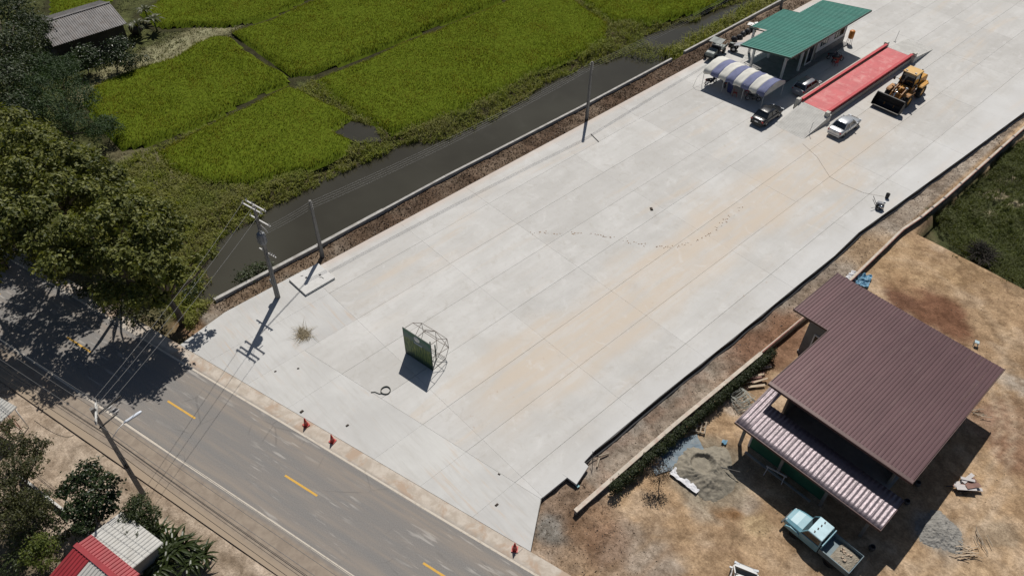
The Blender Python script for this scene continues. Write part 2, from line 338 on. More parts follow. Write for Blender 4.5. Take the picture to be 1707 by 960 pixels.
# wheel ruts beside the brown house
for a, b in (((-4.17, 59.12, -0.5), (-0.13, 54.67, -0.5)), ((-3.88, 59.95, -0.5), (0.02, 56.61, -0.5))): paint(1 - sstep(.1, .4, pdist(GX, GY, (a, b)) + (n2 - .5) * .3), (.2, .135, .08), .6)
for pts_, c_, w_ in ((((-2.56, 53.77, -0.5), (0.32, 50.12, -0.5), (2.01, 44.42, -0.5), (2.24, 39.28, -0.5), (1.68, 33.76, -0.5)), (.50, .40, .30), .35), (((-1.9, 54.67, -0.5), (1.17, 50.65, -0.5), (2.95, 44.76, -0.5), (3.25, 39.75, -0.5), (2.92, 33.68, -0.5)), (.50, .40, .30), .35),
    (((-11.75, 19.04, -0.5), (-11.02, 24.09, -0.5), (-7.53, 27.92, -0.5), (-3.72, 28.43, -0.5)), (.25, .175, .11), .35), (((-10.08, 19.44, -0.5), (-9.82, 23.85, -0.5), (-7.25, 26.86, -0.5), (-3.69, 27.02, -0.5)), (.27, .185, .12), .35),
    (((-15.67, 59.61, -0.5), (-11.75, 62.16, -0.5), (-5.44, 60.27, -0.5), (-1.18, 58.05, -0.5)), (.50, .38, .26), .45), (((-16.14, 61.55, -0.5), (-11.78, 64.54, -0.5), (-5.21, 62.11, -0.5), (-1.55, 60.53, -0.5)), (.30, .205, .125), .35)):
    paint(1 - sstep(.05, w_, pdist(GX, GY, pts_) + (n2 - .5) * .5), c_, .6)
# sand around the two heaps
blob((-11.94, 30.14, -0.5), 3.3, (.285, .25, .195), .95, 46); blob((1.49, 37.82, -0.5), 1.9, (.30, .285, .26), .8, 48); blob((-10.22, 29.92, -0.5), 1.6, (.3, .265, .21), .8, 49)
# rough green plot, upper right
GREEN = [(-14.57, 70.24, -0.5), (-14.16, 74.5, -0.5), (-14.16, 92.08, -0.5), (-12.47, 121.72, -0.5), (6.31, 96.59, -0.5), (3.57, 70.24, -0.5), (-4.18, 67.1, -0.5), (-8.36, 66.88, -0.5), (-11.63, 67.83, -0.5)]
gm = inpoly(GX + (n1 - .5) * 2.5, GY + (n2 - .5) * 2.5, GREEN); paint(gm, (.085, .10, .04)); 
far_r = (GX > -14) & (GY > 66); paint(far_r * (n1 > .2), (.05, .06, .025), .8); Z[far_r] = -1.9
Z[gm & (GX > WALLX + .3)] = -1.9
for q, r_ in (((-12.08, 79.48, -1.9), .9), ((-10.2, 79.37, -1.9), .7), ((-11.62, 75.65, -1.9), .7), ((-12.33, 82.99, -1.9), .8)): blob(q, r_, (.33, .29, .21), .9, 71, 1.8, .9)
# canal trench
inside = inpoly(GX, GY, CANAL); dc = pdist(GX, GY, CANAL, True); sd = np.where(inside, dc, -dc)
tr = (GX < -50.05) & (VV > 19.5); t = sstep(-1.6, 1.6, sd + (n2 - .5) * 1.6); Z = np.where(tr, Z * (1 - t) + (-2.3) * t, Z)
paint((tr & (sd > -1.5)).astype(float), (.055, .045, .03), .8)
# wet gap in the near field, shallow pools at the far end
POOL = [(-64.89, 34.18, -0.55), (-65.57, 36.76, -0.55), (-62.94, 38.11, -0.55), (-60.21, 37.03, -0.55), (-61.38, 35.05, -0.55)]
ip = inpoly(GX, GY, POOL); Z[ip] = -1.0
soft = ~((GX > YL - .1) & (GX < -19.5)) 
Z += np.where(site | strip, (n2 - .5) * .14 + (n1 - .5) * .16, 0) + np.where(near, (n1 - .5) * .16 + (n2 - .5) * .05, 0) + np.where(st, (n2 - .5) * .28, 0)
Z += np.where(corner & (GX < -11), (fbm(GX, GY, .9, 61) - .4) * .28, 0) + np.where(strip, (fbm(GX, GY, .9, 62) - .5) * .26, 0)
Z = np.where((VV > 10.9) & (VV < 20.6) | ((GX > YL) & (GX < -19.4) & (VV > 20)), np.minimum(Z, -.2), Z)
faraway = (np.abs(GX) > 130) | (GY > 145) | (GY < -16); Z[faraway & (np.abs(GX + 30) > 40)] = -.6
V = np.stack([GX.ravel(), GY.ravel(), Z.ravel()], 1); ny_, nx_ = GX.shape
idx = np.arange(nx_ * ny_).reshape(ny_, nx_); F = np.stack([idx[:-1, :-1].ravel(), idx[:-1, 1:].ravel(), idx[1:, 1:].ravel(), idx[1:, :-1].ravel()], 1)
m, nt, p = newmat('soil')
at = nd(nt, 'ShaderNodeAttribute', attribute_name='soil'); pos = nd(nt, 'ShaderNodeNewGeometry').outputs['Position']
f1 = noise(nt, pos, 1.1, 8, .68, .3); f2 = noise(nt, pos, 7, 6, .7); f3 = noise(nt, pos, .28, 5, .6, .6)
c = mixc(nt, 1.0, at.outputs['Color'], mixc(nt, ramp(nt, f1, .3, .7), (.66, .63, .60), (1.3, 1.3, 1.3)), 'MULTIPLY')
c = mixc(nt, 1.0, c, mixc(nt, ramp(nt, f2, .3, .7), (.78, .77, .75), (1.18, 1.18, 1.17)), 'MULTIPLY')
c = mixc(nt, 1.0, c, mixc(nt, ramp(nt, f3, .3, .7), (.88, .84, .80), (1.08, 1.08, 1.08)), 'MULTIPLY')
crm = mth(nt, 'MULTIPLY', ramp(nt, noise(nt, pos, 2.6, 9, .74, .5), .53, .62), at.outputs['Alpha']); c = mixc(nt, mth(nt, 'MULTIPLY', crm, .85), c, mixc(nt, 1.0, c, (.36, .33, .30), 'MULTIPLY'))
crl = mth(nt, 'MULTIPLY', ramp(nt, noise(nt, pos, 3.4, 9, .74, .4), .55, .64), at.outputs['Alpha']); c = mixc(nt, mth(nt, 'MULTIPLY', crl, .55), c, mixc(nt, 1.0, c, (1.7, 1.65, 1.6), 'MULTIPLY'))
lnk(nt, c, p.inputs['Base Color']); p.inputs['Roughness'].default_value = .95; p.inputs['Specular IOR Level'].default_value = .15
bump(nt, p, noise(nt, pos, 3.5, 8, .72, .3), .8, .16)
ground = npmesh('ground', V, F, m, smooth=True); tag(ground, kind='structure')
a = ground.data.color_attributes.new('soil', 'FLOAT_COLOR', 'POINT'); a.data.foreach_set('color', np.concatenate([C.reshape(-1, 3), RG.reshape(-1, 1)], 1).astype(np.float32).ravel())
def gz(x, y):
    i = int(np.clip(np.searchsorted(gx, x), 1, len(gx) - 1)); j = int(np.clip(np.searchsorted(gy, y), 1, len(gy) - 1)); return float(Z[j - 1:j + 1, i - 1:i + 1].mean())

# ---------------------------------------------------------------- canal water
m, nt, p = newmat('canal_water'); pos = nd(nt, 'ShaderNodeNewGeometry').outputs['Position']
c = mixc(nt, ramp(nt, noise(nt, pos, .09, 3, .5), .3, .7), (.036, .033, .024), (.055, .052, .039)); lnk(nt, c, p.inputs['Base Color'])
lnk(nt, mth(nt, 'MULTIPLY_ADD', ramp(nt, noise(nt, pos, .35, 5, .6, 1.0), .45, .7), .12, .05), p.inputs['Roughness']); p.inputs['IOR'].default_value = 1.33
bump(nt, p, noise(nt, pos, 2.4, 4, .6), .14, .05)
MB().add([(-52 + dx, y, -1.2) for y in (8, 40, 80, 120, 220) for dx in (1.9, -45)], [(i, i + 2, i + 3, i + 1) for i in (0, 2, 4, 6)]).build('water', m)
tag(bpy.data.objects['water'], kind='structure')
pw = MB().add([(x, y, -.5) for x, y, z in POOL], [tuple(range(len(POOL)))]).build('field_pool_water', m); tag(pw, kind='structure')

# ---------------------------------------------------------------- road
m, nt, p = newmat('asphalt'); tc = nd(nt, 'ShaderNodeTexCoord').outputs['Object']
sep = nd(nt, 'ShaderNodeSeparateXYZ'); lnk(nt, tc, sep.inputs[0]); u, v = sep.outputs[0], sep.outputs[1]
st_ = nd(nt, 'ShaderNodeMapping'); st_.inputs['Scale'].default_value = (.07, 1, 1); lnk(nt, tc, st_.inputs[0])
wv = mth(nt, 'ADD', v, mth(nt, 'MULTIPLY', mth(nt, 'SUBTRACT', noise(nt, st_.outputs[0], 1.2, 4), .5), .7))
fine = noise(nt, tc, 14, 5, .7); strk = noise(nt, st_.outputs[0], 2.6, 5, .62)
base = mixc(nt, ramp(nt, fine, .3, .7), (.16, .155, .15), (.225, .22, .213))
def band(c0, wd, soft):
    return mth(nt, 'SUBTRACT', 1.0, ramp(nt, mth(nt, 'ABSOLUTE', mth(nt, 'SUBTRACT', wv, c0)), wd, wd + soft))
dust = (.33, .265, .205)
c = base
for c0, wd, am in ((2.15, .2, .55), (-2.3, .15, .45), (.6, .15, .22), (-.75, .1, .3)):
    c = mixc(nt, mth(nt, 'MULTIPLY', band(c0, wd, .9), mth(nt, 'MULTIPLY', ramp(nt, strk, .15, .7), am)), c, dust)
c = mixc(nt, mth(nt, 'MULTIPLY', ramp(nt, strk, .5, .72), .35), c, (.29, .25, .21))
# cracks and tar seams, dark worn wheel paths
crk = nd(nt, 'ShaderNodeTexVoronoi'); crk.feature = 'DISTANCE_TO_EDGE'; crk.inputs['Scale'].default_value = .35; lnk(nt, mixc(nt, .12, tc, nd(nt, 'ShaderNodeTexNoise').outputs['Color']), crk.inputs['Vector'])
c = mixc(nt, mth(nt, 'MULTIPLY', mth(nt, 'SUBTRACT', 1.0, ramp(nt, crk.outputs['Distance'], .0, .02)), mth(nt, 'MULTIPLY', ramp(nt, noise(nt, tc, .2, 2), .5, .6), .35)), c, (.09, .085, .08))
c = mixc(nt, mth(nt, 'MULTIPLY', ramp(nt, noise(nt, tc, 40, 2, .5), .55, .75), .35), c, (.33, .31, .29))
# pale scuffs left by turning wheels
sc = nd(nt, 'ShaderNodeMapping'); sc.inputs['Scale'].default_value = (.35, 3.2, 1); sc.inputs['Rotation'].default_value = (0, 0, .12); lnk(nt, tc, sc.inputs[0])
scf = mth(nt, 'MULTIPLY', ramp(nt, noise(nt, sc.outputs[0], 1.3, 3, .5), .56, .68), ramp(nt, noise(nt, tc, .16, 2, .5), .45, .58))
c = mixc(nt, mth(nt, 'MULTIPLY', scf, .5), c, (.48, .45, .41))
# shoulders: sandy concrete dust on the far side, worn brown asphalt on the near side
sh = ramp(nt, wv, 2.95, 3.5); nz = noise(nt, tc, 1.5, 6, .65, .4)
sandy = mixc(nt, ramp(nt, nz, .35, .65), (.42, .36, .295), (.54, .48, .41)); red = mixc(nt, ramp(nt, noise(nt, tc, .5, 5, .65, .5), .5, .62), sandy, (.42, .32, .24))
c = mixc(nt, sh, c, red)
s2 = ramp(nt, mth(nt, 'MULTIPLY', wv, -1.0), 3.0, 3.5); c = mixc(nt, s2, c, mixc(nt, ramp(nt, nz, .3, .7), (.235, .19, .15), (.31, .255, .20)))
s3 = ramp(nt, mth(nt, 'MULTIPLY', wv, -1.0), 4.7, 5.2); c = mixc(nt, s3, c, (.33, .26, .19))
lnk(nt, c, p.inputs['Base Color']); p.inputs['Roughness'].default_value = .85; p.inputs['Specular IOR Level'].default_value = .3
bump(nt, p, fine, .25, .02)
mb = MB(); us = list(range(-120, 140, 10)); VS = [-5.5, -3, 0, 3, V_EDGE - 16.07]
mb.add([(uu, vv, 0) for uu in us for vv in VS], [(i * 5 + k, (i + 1) * 5 + k, (i + 1) * 5 + k + 1, i * 5 + k + 1) for i in range(len(us) - 1) for k in range(4)])
road = mb.build('road', m); x, y = road_xy(0, 16.07); road.location = (x, y, -.03); road.rotation_euler = (0, 0, RANG); tag(road, kind='structure')
def paintmat(name, col, worn):
    m, nt, p = newmat(name); tc = nd(nt, 'ShaderNodeTexCoord').outputs['Object']
    f = noise(nt, tc, 3.0, 6, .7); c = mixc(nt, ramp(nt, f, .48, .78), col, worn); lnk(nt, c, p.inputs['Base Color']); p.inputs['Roughness'].default_value = .8; return m
pw_ = paintmat('edge_line_paint', (.56, .50, .42), (.33, .27, .21)); py_ = paintmat('centre_line_paint', (.62, .36, .06), (.34, .22, .09))
for vv in (19.2, 13.05):
    mb = MB(); us2 = [-120 + 4 * i for i in range(64)]
    mb.add([(uu, s * .075 + vv - 16.07 + .02 * math.sin(uu * 1.3), 0) for uu in us2 for s in (-1, 1)], [(2 * i, 2 * i + 2, 2 * i + 3, 2 * i + 1) for i in range(len(us2) - 1)])
    o = mb.build('edge_line', pw_, road); o.location = (0, 0, .005)
for k in range(-6, 7):
    u0 = -39.8 + 11.85 * k
    o = MB().add([(u0, -.075, 0), (u0 + 2.95, -.075, 0), (u0 + 2.95, .075, 0), (u0, .075, 0)], [(0, 1, 2, 3)]).build('centre_dash', py_, road); o.location = (0, 0, .005)

# ---------------------------------------------------------------- concrete yard, slab by slab
m, nt, p = newmat('yard_concrete'); pos = nd(nt, 'ShaderNodeNewGeometry').outputs['Position']
oi = nd(nt, 'ShaderNodeObjectInfo').outputs['Random']
sep = nd(nt, 'ShaderNodeSeparateXYZ'); lnk(nt, pos, sep.inputs[0]); X_, Y_ = sep.outputs[0], sep.outputs[1]
mp = nd(nt, 'ShaderNodeMapping'); mp.inputs['Scale'].default_value = (1, .12, 1); lnk(nt, pos, mp.inputs[0])
a1 = noise(nt, pos, .22, 6, .6, .5); a2 = noise(nt, mp.outputs[0], 1.1, 6, .62); a3 = noise(nt, pos, 5, 6, .7); a4 = noise(nt, pos, .75, 6, .66, .8)
c = mixc(nt, ramp(nt, a1, .3, .7), (.495, .485, .463), (.57, .562, .542))
c = mixc(nt, mth(nt, 'MULTIPLY', ramp(nt, a2, .35, .7), .4), c, (.435, .423, .40))
c = mixc(nt, mth(nt, 'MULTIPLY', ramp(nt, noise(nt, pos, 2.1, 8, .72, .6), .5, .68), .3), c, (.42, .395, .355))
c = mixc(nt, mth(nt, 'MULTIPLY', ramp(nt, a4, .54, .72), .55), c, (.43, .412, .38))
c = mixc(nt, 1.0, c, mixc(nt, oi, (.93, .925, .92), (1.04, 1.04, 1.04)), 'MULTIPLY')
# tan dust dragged along the lanes lorries use
wob = mth(nt, 'MULTIPLY', mth(nt, 'SUBTRACT', noise(nt, pos, .12, 3), .5), 9.0)
def bandc(v, c0, wd, soft): return mth(nt, 'SUBTRACT', 1.0, ramp(nt, mth(nt, 'ABSOLUTE', mth(nt, 'SUBTRACT', v, c0)), wd, wd + soft))
xw = mth(nt, 'ADD', X_, wob)
lane = mth(nt, 'MULTIPLY', bandc(xw, -26.5, 1.6, 3.4), mth(nt, 'MULTIPLY', ramp(nt, Y_, 18, 26), mth(nt, 'SUBTRACT', 1.0, ramp(nt, Y_, 62, 95))))
c = mixc(nt, mth(nt, 'MULTIPLY', lane, mth(nt, 'MULTIPLY', ramp(nt, a2, .2, .65), .8)), c, (.56, .48, .39))
d2 = mth(nt, 'MULTIPLY', ramp(nt, noise(nt, mp.outputs[0], .5, 5, .6, .6), .5, .72), ramp(nt, noise(nt, pos, .1, 2), .4, .6))
c = mixc(nt, mth(nt, 'MULTIPLY', d2, .55), c, (.555, .47, .375))
edge = mth(nt, 'SUBTRACT', 1.0, ramp(nt, mth(nt, 'ADD', X_, mth(nt, 'MULTIPLY', a4, .5)), -47.2, -46.4)); c = mixc(nt, mth(nt, 'MULTIPLY', edge, .45), c, (.56, .44, .36))
# cement laitance and damp blooms
c = mixc(nt, mth(nt, 'MULTIPLY', ramp(nt, noise(nt, pos, .5, 6, .65, 1.2), .56, .68), .35), c, (.62, .61, .59))
c = mixc(nt, mth(nt, 'MULTIPLY', ramp(nt, noise(nt, pos, 9, 3, .5), .70, .74), .5), c, (.30, .27, .235))
# pale new concrete by the right edge and near the road
rgt = mth(nt, 'MULTIPLY', ramp(nt, xw, -20.5, -18.0), .5); c = mixc(nt, rgt, c, (.58, .58, .575))
# rust-brown crumbs dropped by tyres
c = mixc(nt, mth(nt, 'MULTIPLY', mth(nt, 'MULTIPLY', ramp(nt, noise(nt, pos, 1.7, 4, .6), .66, .72), ramp(nt, noise(nt, pos, .16, 2), .52, .64)), .55), c, (.38, .27, .19))
c = mixc(nt, mth(nt, 'MULTIPLY', ramp(nt, a3, .62, .78), .25), c, (.37, .352, .32))
lnk(nt, c, p.inputs['Base Color']); p.inputs['Roughness'].default_value = .82; p.inputs['Specular IOR Level'].default_value = .25
bump(nt, p, a3, .12, .015)
yard_mat = m
# broom-finished apron by the road: paler, with curved scratches
m, nt, p = newmat('apron_concrete'); pos = nd(nt, 'ShaderNodeNewGeometry').outputs['Position']
mp = nd(nt, 'ShaderNodeMapping'); mp.inputs['Scale'].default_value = (.22, 2.4, 1); mp.inputs['Rotation'].default_value = (0, 0, .95); lnk(nt, pos, mp.inputs[0])
a1 = noise(nt, pos, .25, 5, .6, .5); a2 = noise(nt, mp.outputs[0], 1.6, 5, .6, .8); a3 = noise(nt, pos, 6, 6, .7)
c = mixc(nt, ramp(nt, a1, .3, .7), (.485, .478, .46), (.565, .56, .54)); c = mixc(nt, mth(nt, 'MULTIPLY', ramp(nt, a2, .45, .7), .38), c, (.43, .415, .385))
c = mixc(nt, mth(nt, 'MULTIPLY', mth(nt, 'MULTIPLY', ramp(nt, noise(nt, mp.outputs[0], .9, 5, .6, .5), .52, .7), ramp(nt, noise(nt, pos, .2, 2), .42, .62)), .7), c, (.53, .425, .33))
c = mixc(nt, mth(nt, 'MULTIPLY', ramp(nt, a3, .6, .76), .25), c, (.40, .38, .35)); c = mixc(nt, 1.0, c, mixc(nt, nd(nt, 'ShaderNodeObjectInfo').outputs['Random'], (.97, .97, .975), (1.03, 1.03, 1.025)), 'MULTIPLY')
lnk(nt, c, p.inputs['Base Color']); p.inputs['Roughness'].default_value = .85; p.inputs['Specular IOR Level'].default_value = .2; bump(nt, p, a2, .15, .02)
apron_mat = m
yard = bpy.data.objects.new('concrete_yard', None); COL.objects.link(yard); tag(yard, kind='structure')
joint_fill = mat('joint_filler', (.26, .247, .222), .95)
g = .011; gc = .005
def slab(poly, mt, dz=0.0, x_right=False):
    if len(poly) < 3: return
    A = sum(a[0] * b[1] - b[0] * a[1] for a, b in zip(poly, poly[1:] + poly[:1])) / 2
    if abs(A) < .25: return
    if A < 0: poly = poly[::-1]
    # pull every edge in by half a joint
    q = poly
    for a, b in zip(poly, poly[1:] + poly[:1]):
        dx, dy = b[0] - a[0], b[1] - a[1]; L = math.hypot(dx, dy)
        if L < .02 or (a[0] > -18.6 and b[0] > -18.6 and x_right): continue
        gg = gc if abs(dx) > abs(dy) or mt is apron_mat else g
        q = clip_half(q, a[0] - dy / L * gg, a[1] + dx / L * gg, -dy / L, dx / L)
    q = [p_ for i, p_ in enumerate(q) if math.hypot(p_[0] - q[i - 1][0], p_[1] - q[i - 1][1]) > .005]
    if len(q) < 3: return
    cx_ = sum(p_[0] for p_ in q) / len(q); cy_ = sum(p_[1] for p_ in q) / len(q)
    o = MB().prism([(x - cx_, y - cy_) for x, y in q], -.2, 0).build('concrete_slab', mt, yard); o.location = (cx_, cy_, dz); return o
LX = [YL, -44.1, -40.05, -36.05, -32.1, -28.15, -24.25, -20.1]
CY = [20.04, 30.05, 38.15, 50.15, 60.65, 70.7, 80.7, 90.7, 100.7, 110.7, 120.7, 130.7, 142, 154, 166, 180]
for i, x0 in enumerate(LX):
    for j in range(len(CY) - 1):
        y0, y1 = CY[j], CY[j + 1]
        if i + 1 < len(LX): slab([(x0, y0), (LX[i + 1], y0), (LX[i + 1], y1), (x0, y1)], yard_mat, R.uniform(-.004, .004))
        else:
            ys = [y0] + [y for y in (32.5, 42, 56.5, 61, 68, 80, 94) if y0 + .3 < y < y1 - .3] + [y1]
            if j == 0: slab([(x0, y0), (-18.0, y0), (-17.95, 22.6), (-18.0, 24.0), (-18.15, 25.3), (yard_right(y1), y1), (x0, y1)], yard_mat, 0, True)
            else: slab([(x0, y0)] + [(yard_right(y), y) for y in ys] + [(x0, y1)], yard_mat, R.uniform(-.004, .004), True)
ex, ey = road_xy(0, V_EDGE)
A0, A1 = Vector((-39.7, 15.14, 0)), Vector((-18.23, 19.81, 0)); ad = (A1 - A0).normalized(); an = Vector((-ad.y, ad.x, 0))
AX = [YL - .4, -44.1, -40.05, -36.05, -32.1, -28.15, -24.25, -20.1, -18.0]
for x0, x1 in zip(AX[:-1], AX[1:]):
    q = [(x0, 2), (x1, 2), (x1, 20.04), (x0, 20.04)]
    if x0 > -41: slab(clip_half(q, A0.x, A0.y, an.x, an.y), yard_mat)
for x0, x1 in ((YL - .45, -44.1), (-44.1, -40.05), (-40.05, -36.05), (-36.05, -28.15), (-28.15, -24.25), (-24.25, -20.1), (-20.1, -15.6)):
    q = clip_half([(x0, 2), (x1, 2), (x1, 20.04), (x0, 20.04)], ex, ey, RN.x, RN.y)
    if x0 > -41: q = clip_half(q, A0.x, A0.y, -an.x, -an.y)
    if x0 < -46: q = clip_half(q, -47.2, 8.0, .982, .19)
    if x1 > -16: q = clip_half(q, -18.09, 19.96, -.808, -.59)
    slab(q, apron_mat, -.008)
bed = MB().prism([(YL + .05, 20.04), (YL + .05, 180), (-9.8, 180), (-16.2, 94), (-17.7, 66), (-18.0, 56), (-18.2, 30), (-18.2, 20.2), (-15.95, 17.0), (-46.9, 8.5), (YL - .1, 11.8)], -.25, -.045).build('joint_filler', joint_fill, yard)
# black plastic sheet hanging out under the right edge
psm = mat('black_plastic', (.012, .012, .013), .45)
mb = MB(); ys = [25.4 + 2.0 * i for i in range(0, 46)]
mb.add([(yard_right(y) + d + (0 if k == 0 else .05 * math.sin(y * 1.7)), y, zz) for y in ys for k, (d, zz) in enumerate(((-.03, -.012), (.05, -.03), (.09, -.3), (.26, -.34)))], [(i * 4 + k, i * 4 + k + 1, (i + 1) * 4 + k + 1, (i + 1) * 4 + k) for i in range(len(ys) - 1) for k in range(3)])
mb.build('edge_sheet', psm, yard)

# ---------------------------------------------------------------- kerb wall along the canal
cw = mat('kerb_wall_concrete', (.40, .385, .36), .85, dirt=(.2, .17, .13), dirt_amt=.6, bmp=.2)
kw = thing('kerb_wall', 'long low pale concrete kerb wall along the canal, in front of the soil strip', 'kerb wall', (0, 0, 0))
segs = [((-49.82, 12.4), (-49.85, 22.5)), ((-49.85, 22.5), (-50.0, 30)), ((-50.0, 30), (-50.15, 37.7)), ((-50.15, 37.7), (-50.05, 47)), ((-50.05, 47), (-49.98, 57)), ((-49.98, 57), (-50.05, 65)), ((-50.05, 65), (-50.12, 73.4)), ((-50.18, 75.9), (-50.25, 86)), ((-50.25, 86), (-50.4, 97)), ((-50.4, 97), (-50.5, 110)), ((-50.5, 110), (-50.6, 150))]
for i, (a, b) in enumerate(segs):
    a = Vector((*a, -.75)); b = Vector((*b, -.75)); b2 = b - (b - a).normalized() * .02
    MB().bar(a, b2, .26 if i > 1 else .34, 1.85 if i != 1 else 1.9).build('wall_segment', cw, kw, bevel=.015)

# ---------------------------------------------------------------- boundary wall of the building plot
bw = mat('boundary_wall_block', (.30, .275, .245), .9, dirt=(.13, .11, .09), dirt_amt=.6, bmp=.3, bsc=9); cap_m = mat('wall_cap_cement', (.52, .46, .385), .85, var=.15, dirt=(.42, .26, .2), dirt_amt=.7)
rust_m = mat('rusty_red_beam', (.20, .06, .04), .7, dirt=(.35, .28, .22), dirt_amt=.7); grey_panel = mat('grey_wall_panel', (.125, .12, .115), .9, dirt=(.07, .065, .06), bmp=.2)
wl = thing('boundary_wall', 'long boundary wall with pale cement cap between concrete yard and building plot', 'wall')
WP = [(-15.78, 20.9), (-15.72, 31), (-15.4, 41.8), (-15.22, 48.5), (-15.0, 55), (-15.15, 61), (-15.25, 64.5), (-14.95, 67.5), (-14.8, 72), (-14.75, 79), (-14.7, 91), (-14.4, 110), (-13.8, 140)]
for i, (a, b) in enumerate(zip(WP[:-1], WP[1:])):
    n = max(1, round(math.dist(a, b) / 3.0))
    for k in range(n):
        p0 = Vector((*a, 0)).lerp(Vector((*b, 0)), k / n); p1 = Vector((*a, 0)).lerp(Vector((*b, 0)), (k + 1) / n); dd = (p1 - p0).normalized() * .012
        zt, zb = (-.02, -1.0) if i < 5 else (.05, -2.3)
        MB().bar(p0 + dd + Vector((0, 0, (zt + zb) / 2)), p1 - dd + Vector((0, 0, (zt + zb) / 2)), .16, zt - zb).build('wall_panel', bw if i < 3 else grey_panel, wl)
        if i >= 7: MB().box((*p0.xy, -1.1), (.26, .24, 2.4)).build('wall_post', grey_panel, wl)
    MB().bar(Vector((*a, .04)), Vector((*b, .04)) - (Vector((*b, 0)) - Vector((*a, 0))).normalized() * .01, .3 if i < 2 else .2, .1).build('wall_cap', cap_m, wl)
    if 2 < i < 10: MB().bar(Vector((a[0] + .13, a[1], .05)), Vector((b[0] + .13, b[1], .05)) - (Vector((*b, 0)) - Vector((*a, 0))).normalized() * .01, .07, .07).build('steel_rail', rust_m, wl)
# rust pieces lying on the middle of the cap
MB().bar((-15.36, 41.9, .115), (-15.2, 48.2, .115), .09, .05).build('steel_strip', rust_m, wl)

# ================================================================ BUILDINGS
def roof_sheets(parent, name, mt, x0, x1, zf, pitch, rib_h, rib_w, sheet_w, along='y', lo=0, hi=1, lohi=None, ov=.004, thick=.03):
    """ribbed metal sheets laid side by side; ribs run along `along`, zf(x, y) is the roof plane"""
    n = max(1, round((x1 - x0) / sheet_w)); wd = (x1 - x0) / n
    for k in range(n):
        a = x0 + k * wd; b = a + wd - .006; l, h = (lo, hi) if lohi is None else lohi((a + b) / 2)
        if h - l < .05: continue
        nr = max(1, round(wd / pitch)); pw = (b - a) / nr; prof = []
        for r in range(nr):
            s0 = a + r * pw; prof += [(s0, 0), (s0 + pw - rib_w * 1.5, 0), (s0 + pw - rib_w, rib_h), (s0 + pw - rib_w * .45, rib_h)]
        prof.append((b, 0)); prof = prof + [(b, -thick), (a, -thick)]
        rings = []
        for t in (l, h):
            rings.append([(s, t, zf(s, t) + z) if along == 'y' else (t, s, zf(t, s) + z) for s, z in prof])
        dz = ov * (k % 2)
        MB().loft([[(p[0], p[1], p[2] + dz) for p in r_] for r_ in rings], smooth=False).build(name, mt, parent)

# ---------------------------------------------------------------- weighbridge office, green roof
green = mat('green_roof_metal', (.028, .19, .145), .42, metal=.0, var=.10, sc=.5, dirt=(.05, .22, .17), dirt_amt=.5, spec=.5, piece=.07, streak=((.25, 2.5, 1), (.10, .24, .19), .35))
trim_g = mat('dark_green_trim', (.012, .05, .038), .5); white_w = mat('white_painted_wall', (.68, .67, .66), .8, var=.06)
grey_w = mat('grey_plinth', (.20, .195, .19), .85); dark_glass = mat('dark_window_glass', (.02, .024, .028), .08, var=.1, spec=.7); white_f = mat('white_frame', (.78, .77, .75), .5, var=.04)
steel_w = mat('white_steel_post', (.72, .71, .69), .5, var=.05); beige_w = mat('beige_wall', (.42, .38, .32), .85)  # beige tone for the office side wall and counter
of = thing('weighing_office', 'small white office with broad green metal roof beside the red weighbridge', 'office building')
zr = lambda x, y: 3.8 + (x + 42.9) * .147
def of_ext(y): return (-45.1 if 81.3 < y < 88.2 else -42.9, -36.45)
roof_sheets(of, 'roof_sheet', green, 76.3, 93.8, zr, .36, .05, .09, .75, along='x', lohi=of_ext)
za_, zb_ = zr(-42.9, 0), zr(-36.45, 0); zc_2 = zr(-45.1, 0)
MB().bar((-36.41, 76.25, zb_ - .1), (-36.41, 93.85, zb_ - .1), .05, .24).build('roof_fascia', trim_g, of)
MB().bar((-42.95, 76.26, za_ - .1), (-36.38, 76.26, zb_ - .1), .05, .2).bar((-42.94, 76.25, za_ - .1), (-42.94, 81.2, za_ - .1), .04, .16).bar((-45.12, 81.26, zc_2 - .1), (-42.94, 81.26, za_ - .1), .04, .14).bar((-45.13, 81.2, zc_2 - .1), (-45.13, 88.2, zc_2 - .1), .04, .14).build('eave_trim', trim_g, of)
for y in (78.6, 82.6, 86.2, 89.6, 92.9): MB().bar((-42.7, y, zr(-42.7, 0) - .11), (-36.6, y, zr(-36.6, 0) - .11), .07, .12).build('rafter', steel_w, of)
MB().bb(-42.6, -37.6, 78.2, 93.2, -.02, .16).build('floor_plinth', grey_w, of)
for x, y in ((-38.1, 78.6), (-42.3, 78.6), (-38.1, 82.4), (-42.3, 82.4), (-44.8, 82.0), (-44.8, 87.8)):
    h = zr(x, y) - .18; MB().bb(x - .12, x + .12, y - .12, y + .12, .02, h).build('post', steel_w, of)
for y in (78.6, 82.4): MB().bb(-38.02, -37.9, y - .3, y + .3, 2.9, 3.0).build('post_bracket', steel_w, of)
MB().bb(-42.3, -38.35, 86.0, 86.15, .16, 3.7).build('side_wall', beige_w, of)
MB().bb(-42.35, -42.2, 86.16, 92.9, .16, 3.7).build('back_wall', white_w, of)
MB().bb(-42.19, -38.3, 92.75, 92.9, .16, 3.75).build('end_wall', white_w, of)
MB().bb(-38.42, -38.3, 86.16, 92.95, 1.05, 4.3).build('front_wall', white_w, of)
MB().bb(-38.44, -38.25, 86.16, 92.94, .16, 1.04).build('dado', grey_w, of)
